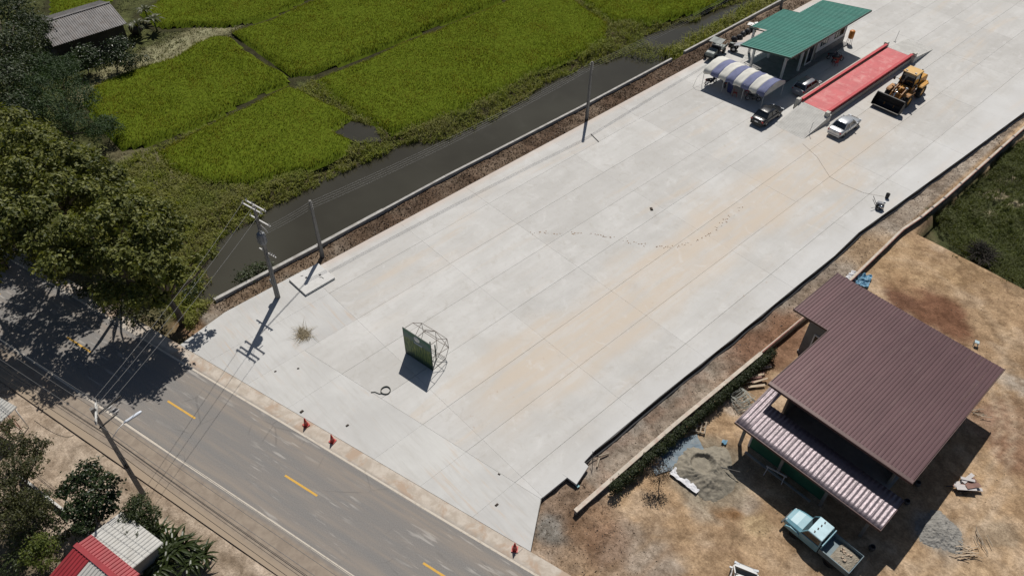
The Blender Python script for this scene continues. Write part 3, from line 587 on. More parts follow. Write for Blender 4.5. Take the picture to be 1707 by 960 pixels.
def wind(x, y0, y1, z0, z1, fm, parent, bars=2):
    f = MB(); t = .07
    for a, b in ((y0, y0 + t), (y1 - t, y1)): f.bb(x - .02, x + .05, a, b, z0, z1)
    for a, b in ((z0, z0 + t), (z1 - t, z1)): f.bb(x - .02, x + .05, y0 + t, y1 - t, a, b)
    for k in range(1, bars): yy = y0 + (y1 - y0) * k / bars; f.bb(x - .02, x + .04, yy - .025, yy + .025, z0 + t, z1 - t)
    o = f.build('window', fm, parent); MB().bb(x - .01, x + .012, y0 + t, y1 - t, z0 + t, z1 - t).build('pane', dark_glass, o); return o
wind(-38.3, 86.7, 88.6, 1.5, 3.0, white_f, of, 3); wind(-38.3, 90.2, 92.3, 1.5, 3.0, trim_g, of, 3)
mb = MB().bb(-38.3, -38.2, 84.0, 84.12, .18, 2.7).bb(-38.3, -38.2, 85.3, 85.42, .18, 2.7).bb(-38.3, -38.2, 84.12, 85.3, 2.58, 2.7).bb(-38.3, -38.2, 84.12, 85.3, .18, .34)
d = mb.build('door', white_f, of); MB().bb(-38.28, -38.24, 84.12, 85.3, .34, 2.58).build('door_pane', dark_glass, d)
MB().bb(-41.6, -39.6, 84.6, 85.4, .18, 1.1).build('counter', beige_w, of)
# ---------------------------------------------------------------- striped canopy
cloth_w = mat('white_canvas', (.66, .645, .59), .85, var=.07, sc=1.2, dirt=(.48, .46, .42), dirt_amt=.4); cloth_b = mat('blue_canvas', (.15, .165, .285), .85, var=.14, sc=1.2)
tn = thing('striped_canopy', 'long arched canopy of blue and white striped canvas on thin poles by the office', 'canopy')
def tent_pt(u, t, e=0.0):                      # u along the length (0..1), t across the arch (0 front .. 1 back)
    x = -44.0 + 7.8 * u; y0 = 71.25 + .75 * u; z0 = 2.05
    sag = .10 * abs(math.sin(u * PI * 4)) ** .7
    y = y0 + 4.1 * t; z = z0 + (.66 - sag) * math.sin(PI * min(1, max(0, t))) ** .8 + .035 * math.sin(u * 61 + t * 9) * math.sin(t * 17)
    return Vector((x, y, z + e))
nb = 8
for k in range(nb):
    u0, u1 = k / nb, (k + 1) / nb; vs = []; nu, ntt = 6, 16
    for i in range(nu + 1):
        u = u0 + (u1 - u0) * i / nu
        hem = .42 + .06 * math.sin(u * 40)
        base = tent_pt(u, 0); row = [base + Vector((0, -.05 - .06 * math.sin(u * 55), -hem)), base + Vector((0, -.06, -hem * .5))]
        row += [tent_pt(u, j / ntt) for j in range(ntt + 1)]
        bb_ = tent_pt(u, 1); row += [bb_ + Vector((0, .04, -.3))]
        vs += row
    n = ntt + 4; o = MB().add(vs, [(i * n + j, i * n + j + 1, (i + 1) * n + j + 1, (i + 1) * n + j) for i in range(nu) for j in range(n - 1)], True).build('canvas_stripe', cloth_w if k % 2 == 0 else cloth_b, tn)
    s_ = o.modifiers.new('solid', 'SOLIDIFY'); s_.thickness = .02
for u in (0, 1):
    vs = [tent_pt(u, j / 12) + Vector((0, 0, -.02)) for j in range(13)] + [tent_pt(u, 0) + Vector((0, 0, -.4)), tent_pt(u, 1) + Vector((0, 0, -.3))]
    MB().add(vs, [(j, j + 1, 14 if j >= 6 else 13) for j in range(12)] + [(6, 14, 13)]).build('end_flap', cloth_w, tn)
for u in (.01, .34, .67, .99):
    for t in (.02, .98):
        b = tent_pt(u, t); MB().tube([(b.x, b.y, 0), (b.x, b.y, b.z)], .028, 6).build('pole', steel_w, tn)
    MB().tube([tent_pt(u, t / 10, -.04) for t in range(11)], .022, 5).build('arch_tube', steel_w, tn)
MB().tube([(-44.35, 70.2, 0), (-44.25, 70.6, 1.2), tent_pt(.01, 0, -.1)], .02, 5).build('guy_rope', cloth_w, tn)

# ---------------------------------------------------------------- weighbridge
redp = mat('red_deck_paint', (.52, .095, .10), .6, var=.12, sc=.6, dirt=(.62, .28, .26), dirt_amt=.75, streak=((1.5, .2, 1), (.40, .10, .10), .5)); redr = mat('red_beam_paint', (.46, .022, .03), .5, var=.1); conc = mat('ramp_concrete', (.53, .52, .49), .88, var=.1, sc=1, dirt=(.42, .40, .37), dirt_amt=.6, bmp=.4, bsc=9)
conc_d = mat('foundation_concrete', (.30, .29, .275), .9, var=.15, dirt=(.15, .14, .13), dirt_amt=.5, bmp=.2); blk = mat('end_block_concrete', (.50, .48, .43), .85, bmp=.2)
wb = thing('weighbridge', 'long red steel truck weighbridge with low side beams and two concrete ramps', 'weighbridge')
y0, y1, zd = 75.8, 94.7, .8
for k in range(6):
    a = y0 + (y1 - y0) * k / 6; MB().bb(-33.25, -30.42, a + .008, a + (y1 - y0) / 6 - .008, zd - .08, zd).build('deck_plate', redp, wb)
for x, nm in ((-33.55, 'side_beam'), (-30.22, 'side_beam')):
    MB().extr([(x - .16, zd + .34), (x + .16, zd + .34), (x + .16, zd + .28), (x + .03, zd + .26), (x + .03, zd - .05), (x - .03, zd - .05), (x - .03, zd + .26), (x - .16, zd + .28)], 'y', y0 - .02, y1 + .02).build(nm, redr, wb)
MB().bb(-33.24, -30.43, y0 + .05, y1 - .05, .02, zd - .09).build('understructure', redr, wb)
MB().bb(-34.1, -33.72, y0 - .2, y1 + .2, -.02, .76).build('foundation_wall', blk, wb); MB().bb(-30.16, -30.06, y0 - .2, y1 + .2, -.02, .62).build('foundation_wall', conc_d, wb)
for x in (-33.75, -30.05):
    for y in (y0 - .42, y1 + .42):
        MB().box((x, y, .6), (.52, .62, 1.22), top=.86).build('end_block', blk, wb, bevel=.05)
for ya, yb in ((70.35, y0 - .03), (100.5, y1 + .03)):
    MB().extr([(ya, -.03), (yb, zd), (yb, -.05)], 'x', -33.4, -29.75).build('ramp', conc, wb)
    nrib = 26; mb = MB()
    for k in range(1, nrib):
        yy = ya + (yb - ya) * k / nrib; z = -.03 + (zd + .03) * k / nrib; mb.bar((-33.3, yy, z + .004), (-29.85, yy, z + .004), .05, .02)
    mb.build('ramp_rib', conc, wb)['kind'] = 'stuff'
lm = mat('galvanised_pole', (.35, .35, .34), .5, metal=.3)
for k, (px, lab) in enumerate((((-29.9, 71.9, 0), 'thin marker rod standing at the near foot of the weighbridge ramp'), ((-34.0, 98.4, 0), 'thin marker rod standing at the far foot of the weighbridge ramp'))):
    o = MB().tube([px, (px[0] + .05, px[1] + .02, 1.5)], .025, 6).box((px[0], px[1], .02), (.25, .25, .05)).build('marker_rod', lm); tag(o, lab, 'marker rod')

# ---------------------------------------------------------------- brown-roofed house
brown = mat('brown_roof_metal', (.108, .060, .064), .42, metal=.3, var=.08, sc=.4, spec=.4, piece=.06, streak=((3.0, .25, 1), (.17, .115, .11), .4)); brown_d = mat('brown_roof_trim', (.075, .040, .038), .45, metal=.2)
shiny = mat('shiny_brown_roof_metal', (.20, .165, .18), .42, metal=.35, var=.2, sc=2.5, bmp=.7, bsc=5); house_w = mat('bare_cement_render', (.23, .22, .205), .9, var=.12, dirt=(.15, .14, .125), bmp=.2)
green_net = mat('green_painted_wall', (.025, .12, .07), .8); slab_g = mat('house_floor_slab', (.27, .265, .255), .85, bmp=.2)
bh = thing('brown_roof_house', 'unfinished house under a large dark brown ribbed metal roof on the building plot', 'house')
zb = lambda x, y: 4.4 - (y - 36.0) * .058
def ext_b(x): return (36.0, 50.55) if x > -11.95 else (44.0, 50.55)
roof_sheets(bh, 'roof_sheet', brown, -14.95, -1.42, zb, .25, .032, .06, .76, along='y', lohi=ext_b)
MB().bar((-11.98, 35.95, zb(0, 36) - .05), (-1.4, 35.95, zb(0, 36) - .05), .06, .2).bar((-1.39, 35.9, zb(0, 35.9) - .04), (-1.39, 50.6, zb(0, 50.6) - .04), .05, .17).bar((-12.0, 35.9, zb(0, 35.9) - .04), (-12.0, 43.95, zb(0, 43.95) - .04), .05, .17).bar((-14.98, 43.95, zb(0, 44) - .05), (-11.98, 43.95, zb(0, 44) - .05), .05, .17).bar((-14.98, 43.9, zb(0, 43.9) - .04), (-14.98, 50.6, zb(0, 50.6) - .04), .05, .17).build('roof_trim', brown_d, bh)
MB().bar((-12.02, 36.08, zb(0, 36.1) + .05), (-1.38, 36.08, zb(0, 36.1) + .05), .24, .03).build('ridge_flashing', brown_d, bh)
MB().bb(-11.1, -2.4, 37.6, 49.6, -.62, -.33).build('floor_slab', slab_g, bh); MB().bb(-13.75, -11.11, 44.6, 49.6, -.62, -.33).build('floor_slab', slab_g, bh)
gz0 = -.35
for nm, a in (('front_wall', (-10.84, -2.76, 40.2, 40.35)), ('right_wall', (-2.75, -2.6, 38.6, 49.3)), ('rear_wall', (-13.7, -2.76, 49.3, 49.45)), ('left_wall', (-11.0, -10.85, 37.96, 44.78)), ('porch_wall', (-13.7, -11.01, 44.65, 44.8)), ('outer_wall', (-13.7, -13.55, 44.81, 49.29))):
    MB().bb(*a, gz0, 3.42).build(nm, house_w, bh)
f = MB(); 
for a, b, c_, d_ in ((-13.0, -12.9, .3, 2.2), (-11.9, -11.8, .3, 2.2), (-12.9, -11.9, .3, .4), (-12.9, -11.9, 2.1, 2.2)): f.bb(a, b, 44.58, 44.66, c_, d_)
o = f.build('window', white_f, bh); MB().bb(-12.9, -11.9, 44.62, 44.65, .4, 2.1).build('pane', dark_glass, o)
for x in (-11.6, -8.4, -5.0, -2.0):
    MB().bb(x - .1, x + .1, 33.7, 33.9, -.52, 2.35).build('porch_post', house_w, bh)
zl = lambda x, y: 2.45 + (y - 33.0) * .10
for k in range(12):
    wd_ = 10.95 / 12; a_ = -12.15 + k * wd_; rings = []
    for t in np.linspace(33.0, 37.7 if k == 0 else 35.85, 7):
        rings.append([(a_ + wd_ * .998 * i / 24, t, zl(0, t) + .017 * math.cos(2 * PI * i / 8) + .006 * math.sin(t * 5 + k) + .004 * (k % 2)) for i in range(25)])
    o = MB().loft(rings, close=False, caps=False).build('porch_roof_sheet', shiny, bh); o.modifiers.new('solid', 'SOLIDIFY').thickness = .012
MB().bar((-12.2, 32.97, zl(0, 33) - .04), (-1.15, 32.97, zl(0, 33) - .04), .05, .2).bar((-12.18, 32.95, 2.42), (-12.18, 37.7, 2.9), .04, .14).bar((-1.17, 32.95, 2.42), (-1.17, 35.8, 2.71), .04, .14).build('porch_fascia', brown_d, bh)
MB().bb(-11.0, -5.2, 34.15, 34.25, -.5, 2.3).build('green_screen_wall', green_net, bh)
MB().bb(-11.15, -11.02, 34.1, 36.6, -.5, .7).build('low_white_wall', white_w, bh)
MB().bb(-10.95, -5.6, 33.45, 33.6, -.55, -.36).build('porch_kerb', conc_d, bh)

# ---------------------------------------------------------------- old shed, top left
rustm = mat('weathered_corrugated_sheet', (.165, .158, .155), .6, metal=.25, var=.25, sc=1.0, dirt=(.12, .085, .065), dirt_amt=.55); oldwood = mat('dark_shed_boards', (.05, .042, .035), .9, var=.3)
sd_ = thing('old_shed', 'old shed with weathered grey corrugated roof among trees by the rice fields', 'shed')
za = (-99.03, 17.82, 2.6); zc_ = (-99.74, 27.82, 2.6)
SX, SY0, SY1 = -98.0, 17.4, 26.2
zs_ = lambda x, y: 2.7 + (-x + SX) * .28
roof_sheets(sd_, 'roof_sheet', rustm, SY0, SY1, zs_, .26, .055, .12, .8, along='x', lo=-101.7, hi=-97.5)
roof_sheets(sd_, 'rear_roof_sheet', rustm, SY0, SY1, lambda x, y: 3.74 + (x + 101.7) * .28, .26, .055, .12, .8, along='x', lo=-105.8, hi=-101.72)
MB().bar((-101.71, SY0 - .05, 3.8), (-101.71, SY1 + .05, 3.8), .34, .05).build('ridge_cap', rustm, sd_)
for nm, a in (('front_wall', (-98.4, -98.3, SY0 + .3, SY1 - .3, -.6, 2.5)), ('end_wall', (-105.2, -98.41, SY1 - .42, SY1 - .3, -.6, 2.4)), ('near_wall', (-105.2, -98.41, SY0 + .3, SY0 + .42, -.6, 2.4)), ('back_wall', (-105.3, -105.2, SY0 + .3, SY1 - .3, -.6, 2.4))):
    MB().bb(*a).build(nm, oldwood, sd_)
tank_m = mat('white_plastic_tank', (.62, .62, .60), .5); tk = (-100.77, 27.81, -0.5)
t = thing('water_jar', 'white-lidded dark water jar standing at the right end of the old shed', 'water jar', tk)
MB().lathe([(0, 0), (.5, 0), (.75, .35), (.75, .9), (.55, 1.15)], n=18).build('jar_body', mat('dark_glazed_jar', (.05, .04, .04), .4), t); MB().lathe([(.62, 1.13), (.64, 1.22), (.3, 1.32), (0, 1.34)], n=18).build('lid', tank_m, t)

# ---------------------------------------------------------------- red and white roofed house, bottom left
redroof = mat('red_roof_metal', (.30, .028, .035), .5, var=.16, sc=.9, dirt=(.22, .05, .045), dirt_amt=.5); whiteroof = mat('whitish_roof_sheet', (.47, .46, .43), .6, var=.1, dirt=(.35, .33, .29), dirt_amt=.5)
rh = thing('red_roof_house', 'small house with red and white corrugated metal roof among trees by the road', 'house')
# local frame: e runs along the ridge, down the picture; n towards the road
h0 = Vector((-33.2, -4.22, 3.2)); h1 = Vector((-29.23, -2.34, 2.8)) - Vector((-33.55, -3.45, 2.8)); e = h1; e.z = 0; e.normalize(); nn = Vector((-e.y, e.x, 0))
rh.location = (h0.x, h0.y, 0); rh.rotation_euler = (0, 0, math.atan2(e.y, e.x))
Lh = 4.4
roof_sheets(rh, 'red_roof_sheet', redroof, -.15, Lh, lambda x, y: 3.2 - y * .25, .25, .05, .1, .75, along='y', lo=.0, hi=.95)
roof_sheets(rh, 'white_roof_sheet', whiteroof, -.2, Lh - .7, lambda x, y: 2.9 - (y - .9) * .16, .25, .045, .1, .75, along='y', lo=.9, hi=3.05)
roof_sheets(rh, 'red_rear_sheet', redroof, -.15, 1.35, lambda x, y: 3.2 + y * .25, .25, .05, .1, .75, along='y', lo=-3.6, hi=-.01)
roof_sheets(rh, 'white_rear_sheet', whiteroof, 1.36, 3.6, lambda x, y: 3.19 + y * .25, .25, .05, .1, .75, along='y', lo=-1.9, hi=-.01)
roof_sheets(rh, 'red_rear_sheet', redroof, 3.61, Lh, lambda x, y: 3.2 + y * .25, .25, .05, .1, .75, along='y', lo=-3.6, hi=-.01)
roof_sheets(rh, 'red_rear_sheet', redroof, 1.36, 3.6, lambda x, y: 3.2 + y * .25, .25, .05, .1, .75, along='y', lo=-3.6, hi=-1.91)
MB().bar((-.2, 0, 3.24), (Lh, 0, 3.24), .3, .04).build('ridge_cap', redroof, rh)
for nm, a in (('end_wall', (.3, .42, -3.2, 2.59, -.15, 2.3)), ('road_wall', (.43, Lh - 1.2, 2.6, 2.7, -.15, 2.4)), ('rear_wall', (.43, Lh - .3, -3.2, -3.1, -.15, 2.2)), ('far_wall', (Lh - 1.2, Lh - 1.1, -3.2, 2.59, -.15, 2.3))): MB().bb(*a).build(nm, house_w, rh)
# small white-roofed stall at the left edge, with a red tube frame in front of it
b0 = Vector((-47.35, -4.48, 2.2)); ms = thing('roadside_stall', 'small stall with whitish corrugated roof cut off by the left picture edge', 'stall', (b0.x, b0.y, 0), rad(20))
roof_sheets(ms, 'roof_sheet', whiteroof, -2.6, .55, lambda x, y: 2.2 + y * .1, .25, .05, .1, .75, along='y', lo=-1.6, hi=.9)
for x, y in ((-2.4, -1.4), (.4, -1.4), (-2.4, .75), (.4, .75)): MB().tube([(x, y, -.2), (x, y, 2.15)], .04, 6).build('post', steel_w, ms)
fr = (-47.76, -4.53, -0.1); rf = thing('steel_rack', 'red-brown steel tube frame standing beside the small white-roofed stall', 'steel rack', fr, rad(15))
rr = mat('red_oxide_steel', (.22, .055, .03), .6)
for x in (-.45, .45):
    for y in (-.35, .35): MB().tube([(x, y, 0), (x, y, 1.25)], .028, 6).build('leg', rr, rf)
for z in (.12, 1.25): MB().tube([(-.45, -.35, z), (.45, -.35, z), (.45, .35, z), (-.45, .35, z), (-.45, -.35, z)], .026, 6).build('rail', rr, rf)

# ================================================================ VEHICLES
rubber = mat('tyre_rubber', (.018, .018, .019), .85, var=.25, dirt=(.10, .09, .08), dirt_amt=.3); rim_m = mat('alloy_rim', (.45, .45, .46), .35, metal=.8, var=.05)
car_glass = mat('car_window_glass', (.012, .015, .018), .05, var=.1, spec=.9); lampw = mat('headlamp_lens', (.62, .64, .66), .1, var=.05); lampr = mat('tail_lamp_lens', (.32, .015, .012), .2, var=.05)
blackp = mat('black_plastic_trim', (.02, .02, .021), .6); plate_m = mat('number_plate', (.72, .72, .70), .5, var=.05); chrome = mat('bright_metal', (.62, .62, .63), .2, metal=1.0, var=.03)
def wheel(parent, x, y, r, wd, rim=rim_m, name='wheel'):
    o = MB().lathe([(r * .60, -wd * .5), (r * .92, -wd * .5), (r, -wd * .32), (r, wd * .32), (r * .92, wd * .5), (r * .60, wd * .5)], axis='y', n=22).build(name, rubber, parent)
    o.location = (x, y, r)
    MB().lathe([(0, -wd * .44), (r * .2, -wd * .46), (r * .61, -wd * .40), (r * .61, wd * .40), (r * .2, wd * .46), (0, wd * .44)], axis='y', n=18).build('rim', rim, o)
    return o
def car(name, label, paint, loc, rz, L, W, H, body, cab, lamps=True, wr=.31, wb=None, roofmat=None):
    """body: stations (x, half width, z low, shoulder z, top z); cab: (x base rear, x roof rear, x roof front, x base front)"""
    t = thing(name, label, 'car', loc, rz)
    rings = []
    for x, hw, z0, zs, zt in body:
        half = [(hw * .80, z0), (hw * .97, z0 + .10), (hw, z0 + .30), (hw * .985, zs), (hw * .93, zt - .035), (hw * .80, zt), (hw * .4, zt + .015)]
        rings.append([(x, y, z) for y, z in half] + [(x, -y, z) for y, z in half[::-1]])
    MB().loft(rings).build('body', paint, t)
    b0, r0, r1, b1 = cab; zb = H * .60; hwb, hwt = W * .455, W * .36
    def ring(x, hw, z): return [(x, hw, z), (x, -hw, z)]
    # glasshouse as one closed dark shape, painted roof and pillars laid over it
    vs = [(b0, hwb, zb), (b0, -hwb, zb), (b1, -hwb * .97, zb), (b1, hwb * .97, zb), (r0, hwt, H - .03), (r0, -hwt, H - .03), (r1, -hwt, H - .03), (r1, hwt, H - .03)]
    MB().add(vs, [(0, 1, 5, 4), (2, 3, 7, 6), (3, 0, 4, 7), (1, 2, 6, 5), (0, 3, 2, 1), (4, 5, 6, 7)], False).build('windows', car_glass, t)
    rs = []
    for x, s, dz in ((r0 - .10, .90, -.055), (r0 + .05, 1.0, -.012), ((r0 + r1) / 2, 1.04, .02), (r1 - .05, 1.0, -.008), (r1 + .07, .92, -.045)):
        rs.append([(x, y * hwt * s, H - .03 + dz + z) for y, z in ((-1.04, -.03), (-1.0, 0), (-.55, .03), (0, .04), (.55, .03), (1.0, 0), (1.04, -.03))])
    MB().loft(rs, close=False, caps=False).build('roof', roofmat or paint, t).modifiers.new('solid', 'SOLIDIFY').thickness = .03
    for s in (-1, 1):
        for a, b in (((b0, r0)), ((b1, r1)), ((b0 * .52 + b1 * .48, r0 * .5 + r1 * .5))):
            f = .97 if a == b1 else 1.0
            MB().bar((a, s * hwb * f * 1.005, zb - .02), (b, s * hwt * 1.01, H - .03), .075, .05).build('pillar', paint, t)
        MB().box((b1 - .25, s * (hwb + .13), zb + .06), (.12, .2, .13)).build('mirror', paint, t, bevel=.02)
        MB().box((b0 * .62 + b1 * .38 - .2, s * W * .497, H * .52), (.16, .03, .03)).build('door_handle', chrome, t)
        MB().bar((b0 * .5 + b1 * .5, s * W * .499, .32), (b0 * .5 + b1 * .5, s * W * .492, zb - .03), .012, .012).build('door_seam', blackp, t)
        xf, xr = body[-1][0], body[0][0]
        MB().box((xf - .13, s * W * .35, H * .455), (.16, .34, .13), rz=-s * .25).build('headlight', lampw, t, bevel=.02)
        MB().box((xr + .07, s * W * .36, H * .53), (.12, .32, .15), rz=s * .2).build('tail_light', lampr, t, bevel=.02)
    MB().box((xr - .005, 0, .36), (.10, W * .82, .16)).build('bumper', paint, t, bevel=.03); MB().box((xf - .02, 0, .33), (.10, W * .8, .16)).build('bumper', paint, t, bevel=.03)
    MB().box((xr - .02, 0, H * .47), (.03, .42, .13)).build('number_plate', plate_m, t)
    wb_ = wb or L * .58
    for x in (-wb_ / 2 - .05, wb_ / 2 - .02):
        for s in (-1, 1): wheel(t, x, s * (W / 2 - .1), wr, .2)
    return t
def sedan_body(L, W, H):
    h = L / 2
    return [(-h, W * .40, .34, .55, .78), (-h + .12, W * .46, .26, .60, .88), (-h + .55, W * .49, .22, .62, .92), (-h * .35, W * .5, .20, .62, .90), (h * .30, W * .5, .20, .62, .88), (h * .52, W * .49, .2, .6, .84), (h - .35, W * .47, .22, .56, .74), (h - .1, W * .43, .26, .5, .64), (h, W * .37, .34, .46, .56)]
silver = mat('silver_car_paint', (.55, .56, .57), .3, metal=.55, var=.03, coat=.6); blackpaint = mat('black_car_paint', (.008, .009, .012), .3, var=.1, coat=.35, spec=.4); silver_d = mat('grey_silver_car_paint', (.40, .40, .42), .3, metal=.6, var=.03, coat=.6)
car('sedan', 'silver sedan parked on the open concrete near the foot of the weighbridge ramp', silver, (-27.85, 75.4, 0), PI / 2, 4.5, 1.72, 1.42, sedan_body(4.5, 1.72, 1.42), (-1.62, -1.0, .35, 1.05))
car('sedan', 'black sedan parked half in the shade in front of the striped canopy', blackpaint, (-34.72, 70.9, 0), PI / 2 + .04, 4.45, 1.72, 1.42, sedan_body(4.45, 1.72, 1.42), (-1.6, -1.0, .35, 1.05))
hb = [(-1.95, .70, .34, .6, .85), (-1.85, .80, .26, .62, .93), (-1.4, .85, .22, .64, .95), (-.4, .86, .2, .64, .94), (.6, .86, .2, .63, .93), (1.1, .84, .2, .6, .9), (1.65, .80, .22, .56, .78), (1.9, .74, .26, .5, .66), (2.0, .64, .34, .46, .58)]
car('hatchback', 'silver hatchback parked in the shade between the office and the weighbridge', silver_d, (-35.1, 79.4, 0), PI / 2, 4.0, 1.72, 1.52, hb, (-1.78, -1.45, .45, 1.3))
# white car at the bottom edge: only its nose and bonnet show
wp = mat('white_car_paint', (.66, .66, .65), .3, var=.03, coat=.5)
wc = car('white_car', 'white car with dark sunroof panel cut off by the bottom picture edge', wp, (-5.0, 24.35, -.5), rad(113), 4.3, 1.72, 1.48, hb, (-1.78, -1.45, .75, 1.55))
MB().box((.1, 0, 1.52), (.62, .95, .02)).build('sunroof', car_glass, wc)

# ---------------------------------------------------------------- wheel loader
yel = mat('loader_yellow_paint', (.56, .27, .025), .5, var=.12, dirt=(.22, .12, .04), dirt_amt=.55); yel_d = mat('loader_worn_arm_paint', (.36, .15, .02), .55, var=.2, dirt=(.08, .05, .03), dirt_amt=.7); iron = mat('bucket_black_steel', (.010, .010, .012), .55, var=.3, dirt=(.03, .026, .024), dirt_amt=.4)
ld = thing('wheel_loader', 'yellow wheel loader with black front bucket lowered on the concrete', 'wheel loader', (-26.72, 86.3, 0), -PI / 2); ld.scale = (1.07, 1.07, 1.07)
# +x is forward; wheel base 3.0
for x in (-1.55, 1.35):
    for s in (-1, 1): wheel(ld, x, s * 1.02, .74, .56, yel)
MB().box((-1.6, 0, 1.05), (2.6, .95, .75)).build('rear_frame', yel_d, ld, bevel=.04)
MB().extr([(-3.0, 1.15), (-3.0, 1.95), (-2.7, 2.12), (-1.0, 2.2), (-1.0, 1.15)], 'y', -.72, .72).build('engine_hood', yel, ld, bevel=.05)
MB().box((-3.02, 0, .95), (.42, 1.9, .62)).build('counterweight', yel, ld, bevel=.05)
for s in (-1, 1):
    MB().extr([(-2.35, 1.5), (-2.15, 1.62), (-.95, 1.62), (-.75, 1.5), (-.75, 1.4), (-2.35, 1.4)], 'y', s * .74, s * 1.32).build('fender', yel, ld, bevel=.02)
    MB().extr([(.6, 1.5), (.8, 1.6), (1.9, 1.58), (2.1, 1.45), (2.1, 1.4), (.6, 1.4)], 'y', s * .82, s * 1.28).build('fender', yel_d, ld, bevel=.02)
MB().box((1.2, 0, 1.0), (1.5, .8, .8)).build('front_frame', yel_d, ld, bevel=.04)
MB().box((1.15, 0, 1.62), (.9, .62, .55)).build('lift_tower', yel_d, ld, bevel=.04)
MB().box((0, 0, .85), (.7, .5, .5)).build('joint', iron, ld)
MB().bb(-.95, .55, -.78, .78, 1.4, 1.75).build('cab_base', yel_d, ld)
MB().box((-.2, 0, 2.42), (1.42, 1.44, 1.33), top=.93).build('cab_window', car_glass, ld)
for s in (-1, 1):
    for a, b in ((-.9, -.85), (.5, .46)): MB().bar((a, s * .73, 1.75), (b, s * .68, 3.1), .09).build('cab_post', iron, ld)
MB().box((-.2, 0, 3.16), (1.62, 1.62, .14), top=.95).build('cab_roof', mat('pale_yellow_roof_paint', (.62, .38, .12), .5, var=.08), ld, bevel=.05)
for s in (-1, 1):
    MB().bar((.6, s * .8, 2.2), (.95, s * 1.15, 2.4), .03).box((.97, s * 1.2, 2.3), (.06, .2, .32)).build('mirror', iron, ld)
    MB().box((.35, s * .5, 3.27), (.12, .2, .12)).build('work_light', lampw, ld)
    MB().bar((.95, s * .62, 1.75), (1.7, s * .62, 2.05), .04).box((1.7, s * .62, 2.1), (.12, .2, .14)).build('head_lamp', lampw, ld)
    pr = [(1.0, 1.78), (1.15, 1.95), (2.2, 1.5), (3.05, .62), (3.2, .35), (3.0, .25), (2.75, .5), (2.05, 1.22), (1.0, 1.6)]
    MB().extr(pr, 'y', s * .52 - .05, s * .52 + .05).build('lift_arm', yel_d, ld)
    MB().tube([(.9, s * .32, 1.15), (2.0, s * .40, 1.15)], .075, 8).tube([(1.9, s * .4, 1.15), (2.5, s * .46, .95)], .045, 8).build('lift_cylinder', chrome, ld)
MB().tube([(1.2, 0, 1.9), (2.0, 0, 1.72)], .08, 8).build('tilt_cylinder', yel, ld); MB().tube([(1.95, 0, 1.74), (2.6, 0, 1.55)], .05, 8).bar((2.55, 0, 1.75), (2.95, 0, .7), .1, .14).build('tilt_link', chrome, ld)
MB().tube([(-1.7, .35, 2.15), (-1.7, .35, 2.95)], .06, 8).build('exhaust', iron, ld); MB().lathe([(0, 0), (.13, 0), (.13, .3), (0, .34)], c=(-1.3, -.35, 2.18), n=12).build('air_cleaner', yel, ld)
pr = [(3.02, 1.0), (2.96, .62), (3.06, .3), (3.34, .12), (4.05, .34), (4.03, .39), (3.38, .19), (3.14, .36), (3.06, .62), (3.12, 1.0), (3.36, 1.52), (3.27, 1.56)]
bk = MB().extr(pr, 'y', -1.52, 1.52); bk.build('bucket', iron, ld)
for s in (-1, 1): MB().extr([(3.3, 1.54), (3.0, 1.0), (2.96, .62), (3.06, .3), (3.36, .12), (4.04, .34), (3.85, .85)], 'y', s * 1.535 - .015, s * 1.535 + .015).build('bucket_side', iron, ld)
MB().bb(4.0, 4.1, -1.54, 1.54, .36, .39).build('cutting_edge', mat('worn_bucket_steel', (.18, .175, .17), .4, metal=.8), ld)

# ---------------------------------------------------------------- light blue truck by the house
lb = mat('light_blue_truck_paint', (.16, .34, .41), .42, var=.10, coat=.3, dirt=(.30, .36, .38), dirt_amt=.4); lb_d = mat('blue_grey_bed_paint', (.13, .19, .22), .55, var=.15, dirt=(.2, .17, .13), dirt_amt=.5)
sandm = mat('sand_load', (.27, .235, .185), .95, var=.25, sc=5, bmp=.6, bsc=14)
tk = thing('farm_truck', 'old light blue bonneted truck with open bed beside the brown house', 'truck', (-3.62, 31.15, -.5), PI - .03)
# forward +x
for x in (-1.25, 1.35):
    for s in (-1, 1): wheel(tk, x, s * .72, .36, .22, blackp)
MB().bb(-2.4, 2.2, -.38, .38, .42, .58).build('chassis', blackp, tk)
rings = [[(x, y, z) for y, z in ((-w_, .5), (-w_, zz - .12), (-w_ * .7, zz), (w_ * .7, zz), (w_, zz - .12), (w_, .5))] for x, w_, zz in ((1.05, .80, 1.18), (1.5, .78, 1.16), (2.0, .72, 1.08), (2.3, .62, .98))]
MB().loft(rings, smooth=False).build('bonnet', lb, tk, bevel=.03)
rings = [[(x, y, z) for y, z in ((-.84, .5), (-.86, 1.2), (.86, 1.2), (.84, .5))] for x in (-.35, 1.08)]; MB().loft(rings, smooth=False).build('cab', lb, tk, bevel=.03)
MB().add([(-.3, -.8, 1.2), (-.3, .8, 1.2), (1.06, .8, 1.2), (1.06, -.8, 1.2), (-.25, -.70, 1.72), (-.25, .70, 1.72), (.72, .70, 1.72), (.72, -.70, 1.72)], [(0, 3, 7, 4), (1, 0, 4, 5), (2, 1, 5, 6), (3, 2, 6, 7), (4, 7, 6, 5), (0, 1, 2, 3)]).build('cab_window', car_glass, tk)
MB().box((.22, 0, 1.76), (1.06, 1.52, .08), top=.95).build('roof', mat('sunlit_blue_roof', (.42, .60, .66), .4, coat=.3), tk, bevel=.03)  # cab roof paler than the body, sunlight put into its colour
for k in range(4): MB().box((.30 + .03 * k, -.52 + .34 * k, 1.806), (.09, .17, .012), rz=.3).build('roof_marking', blackp, tk)
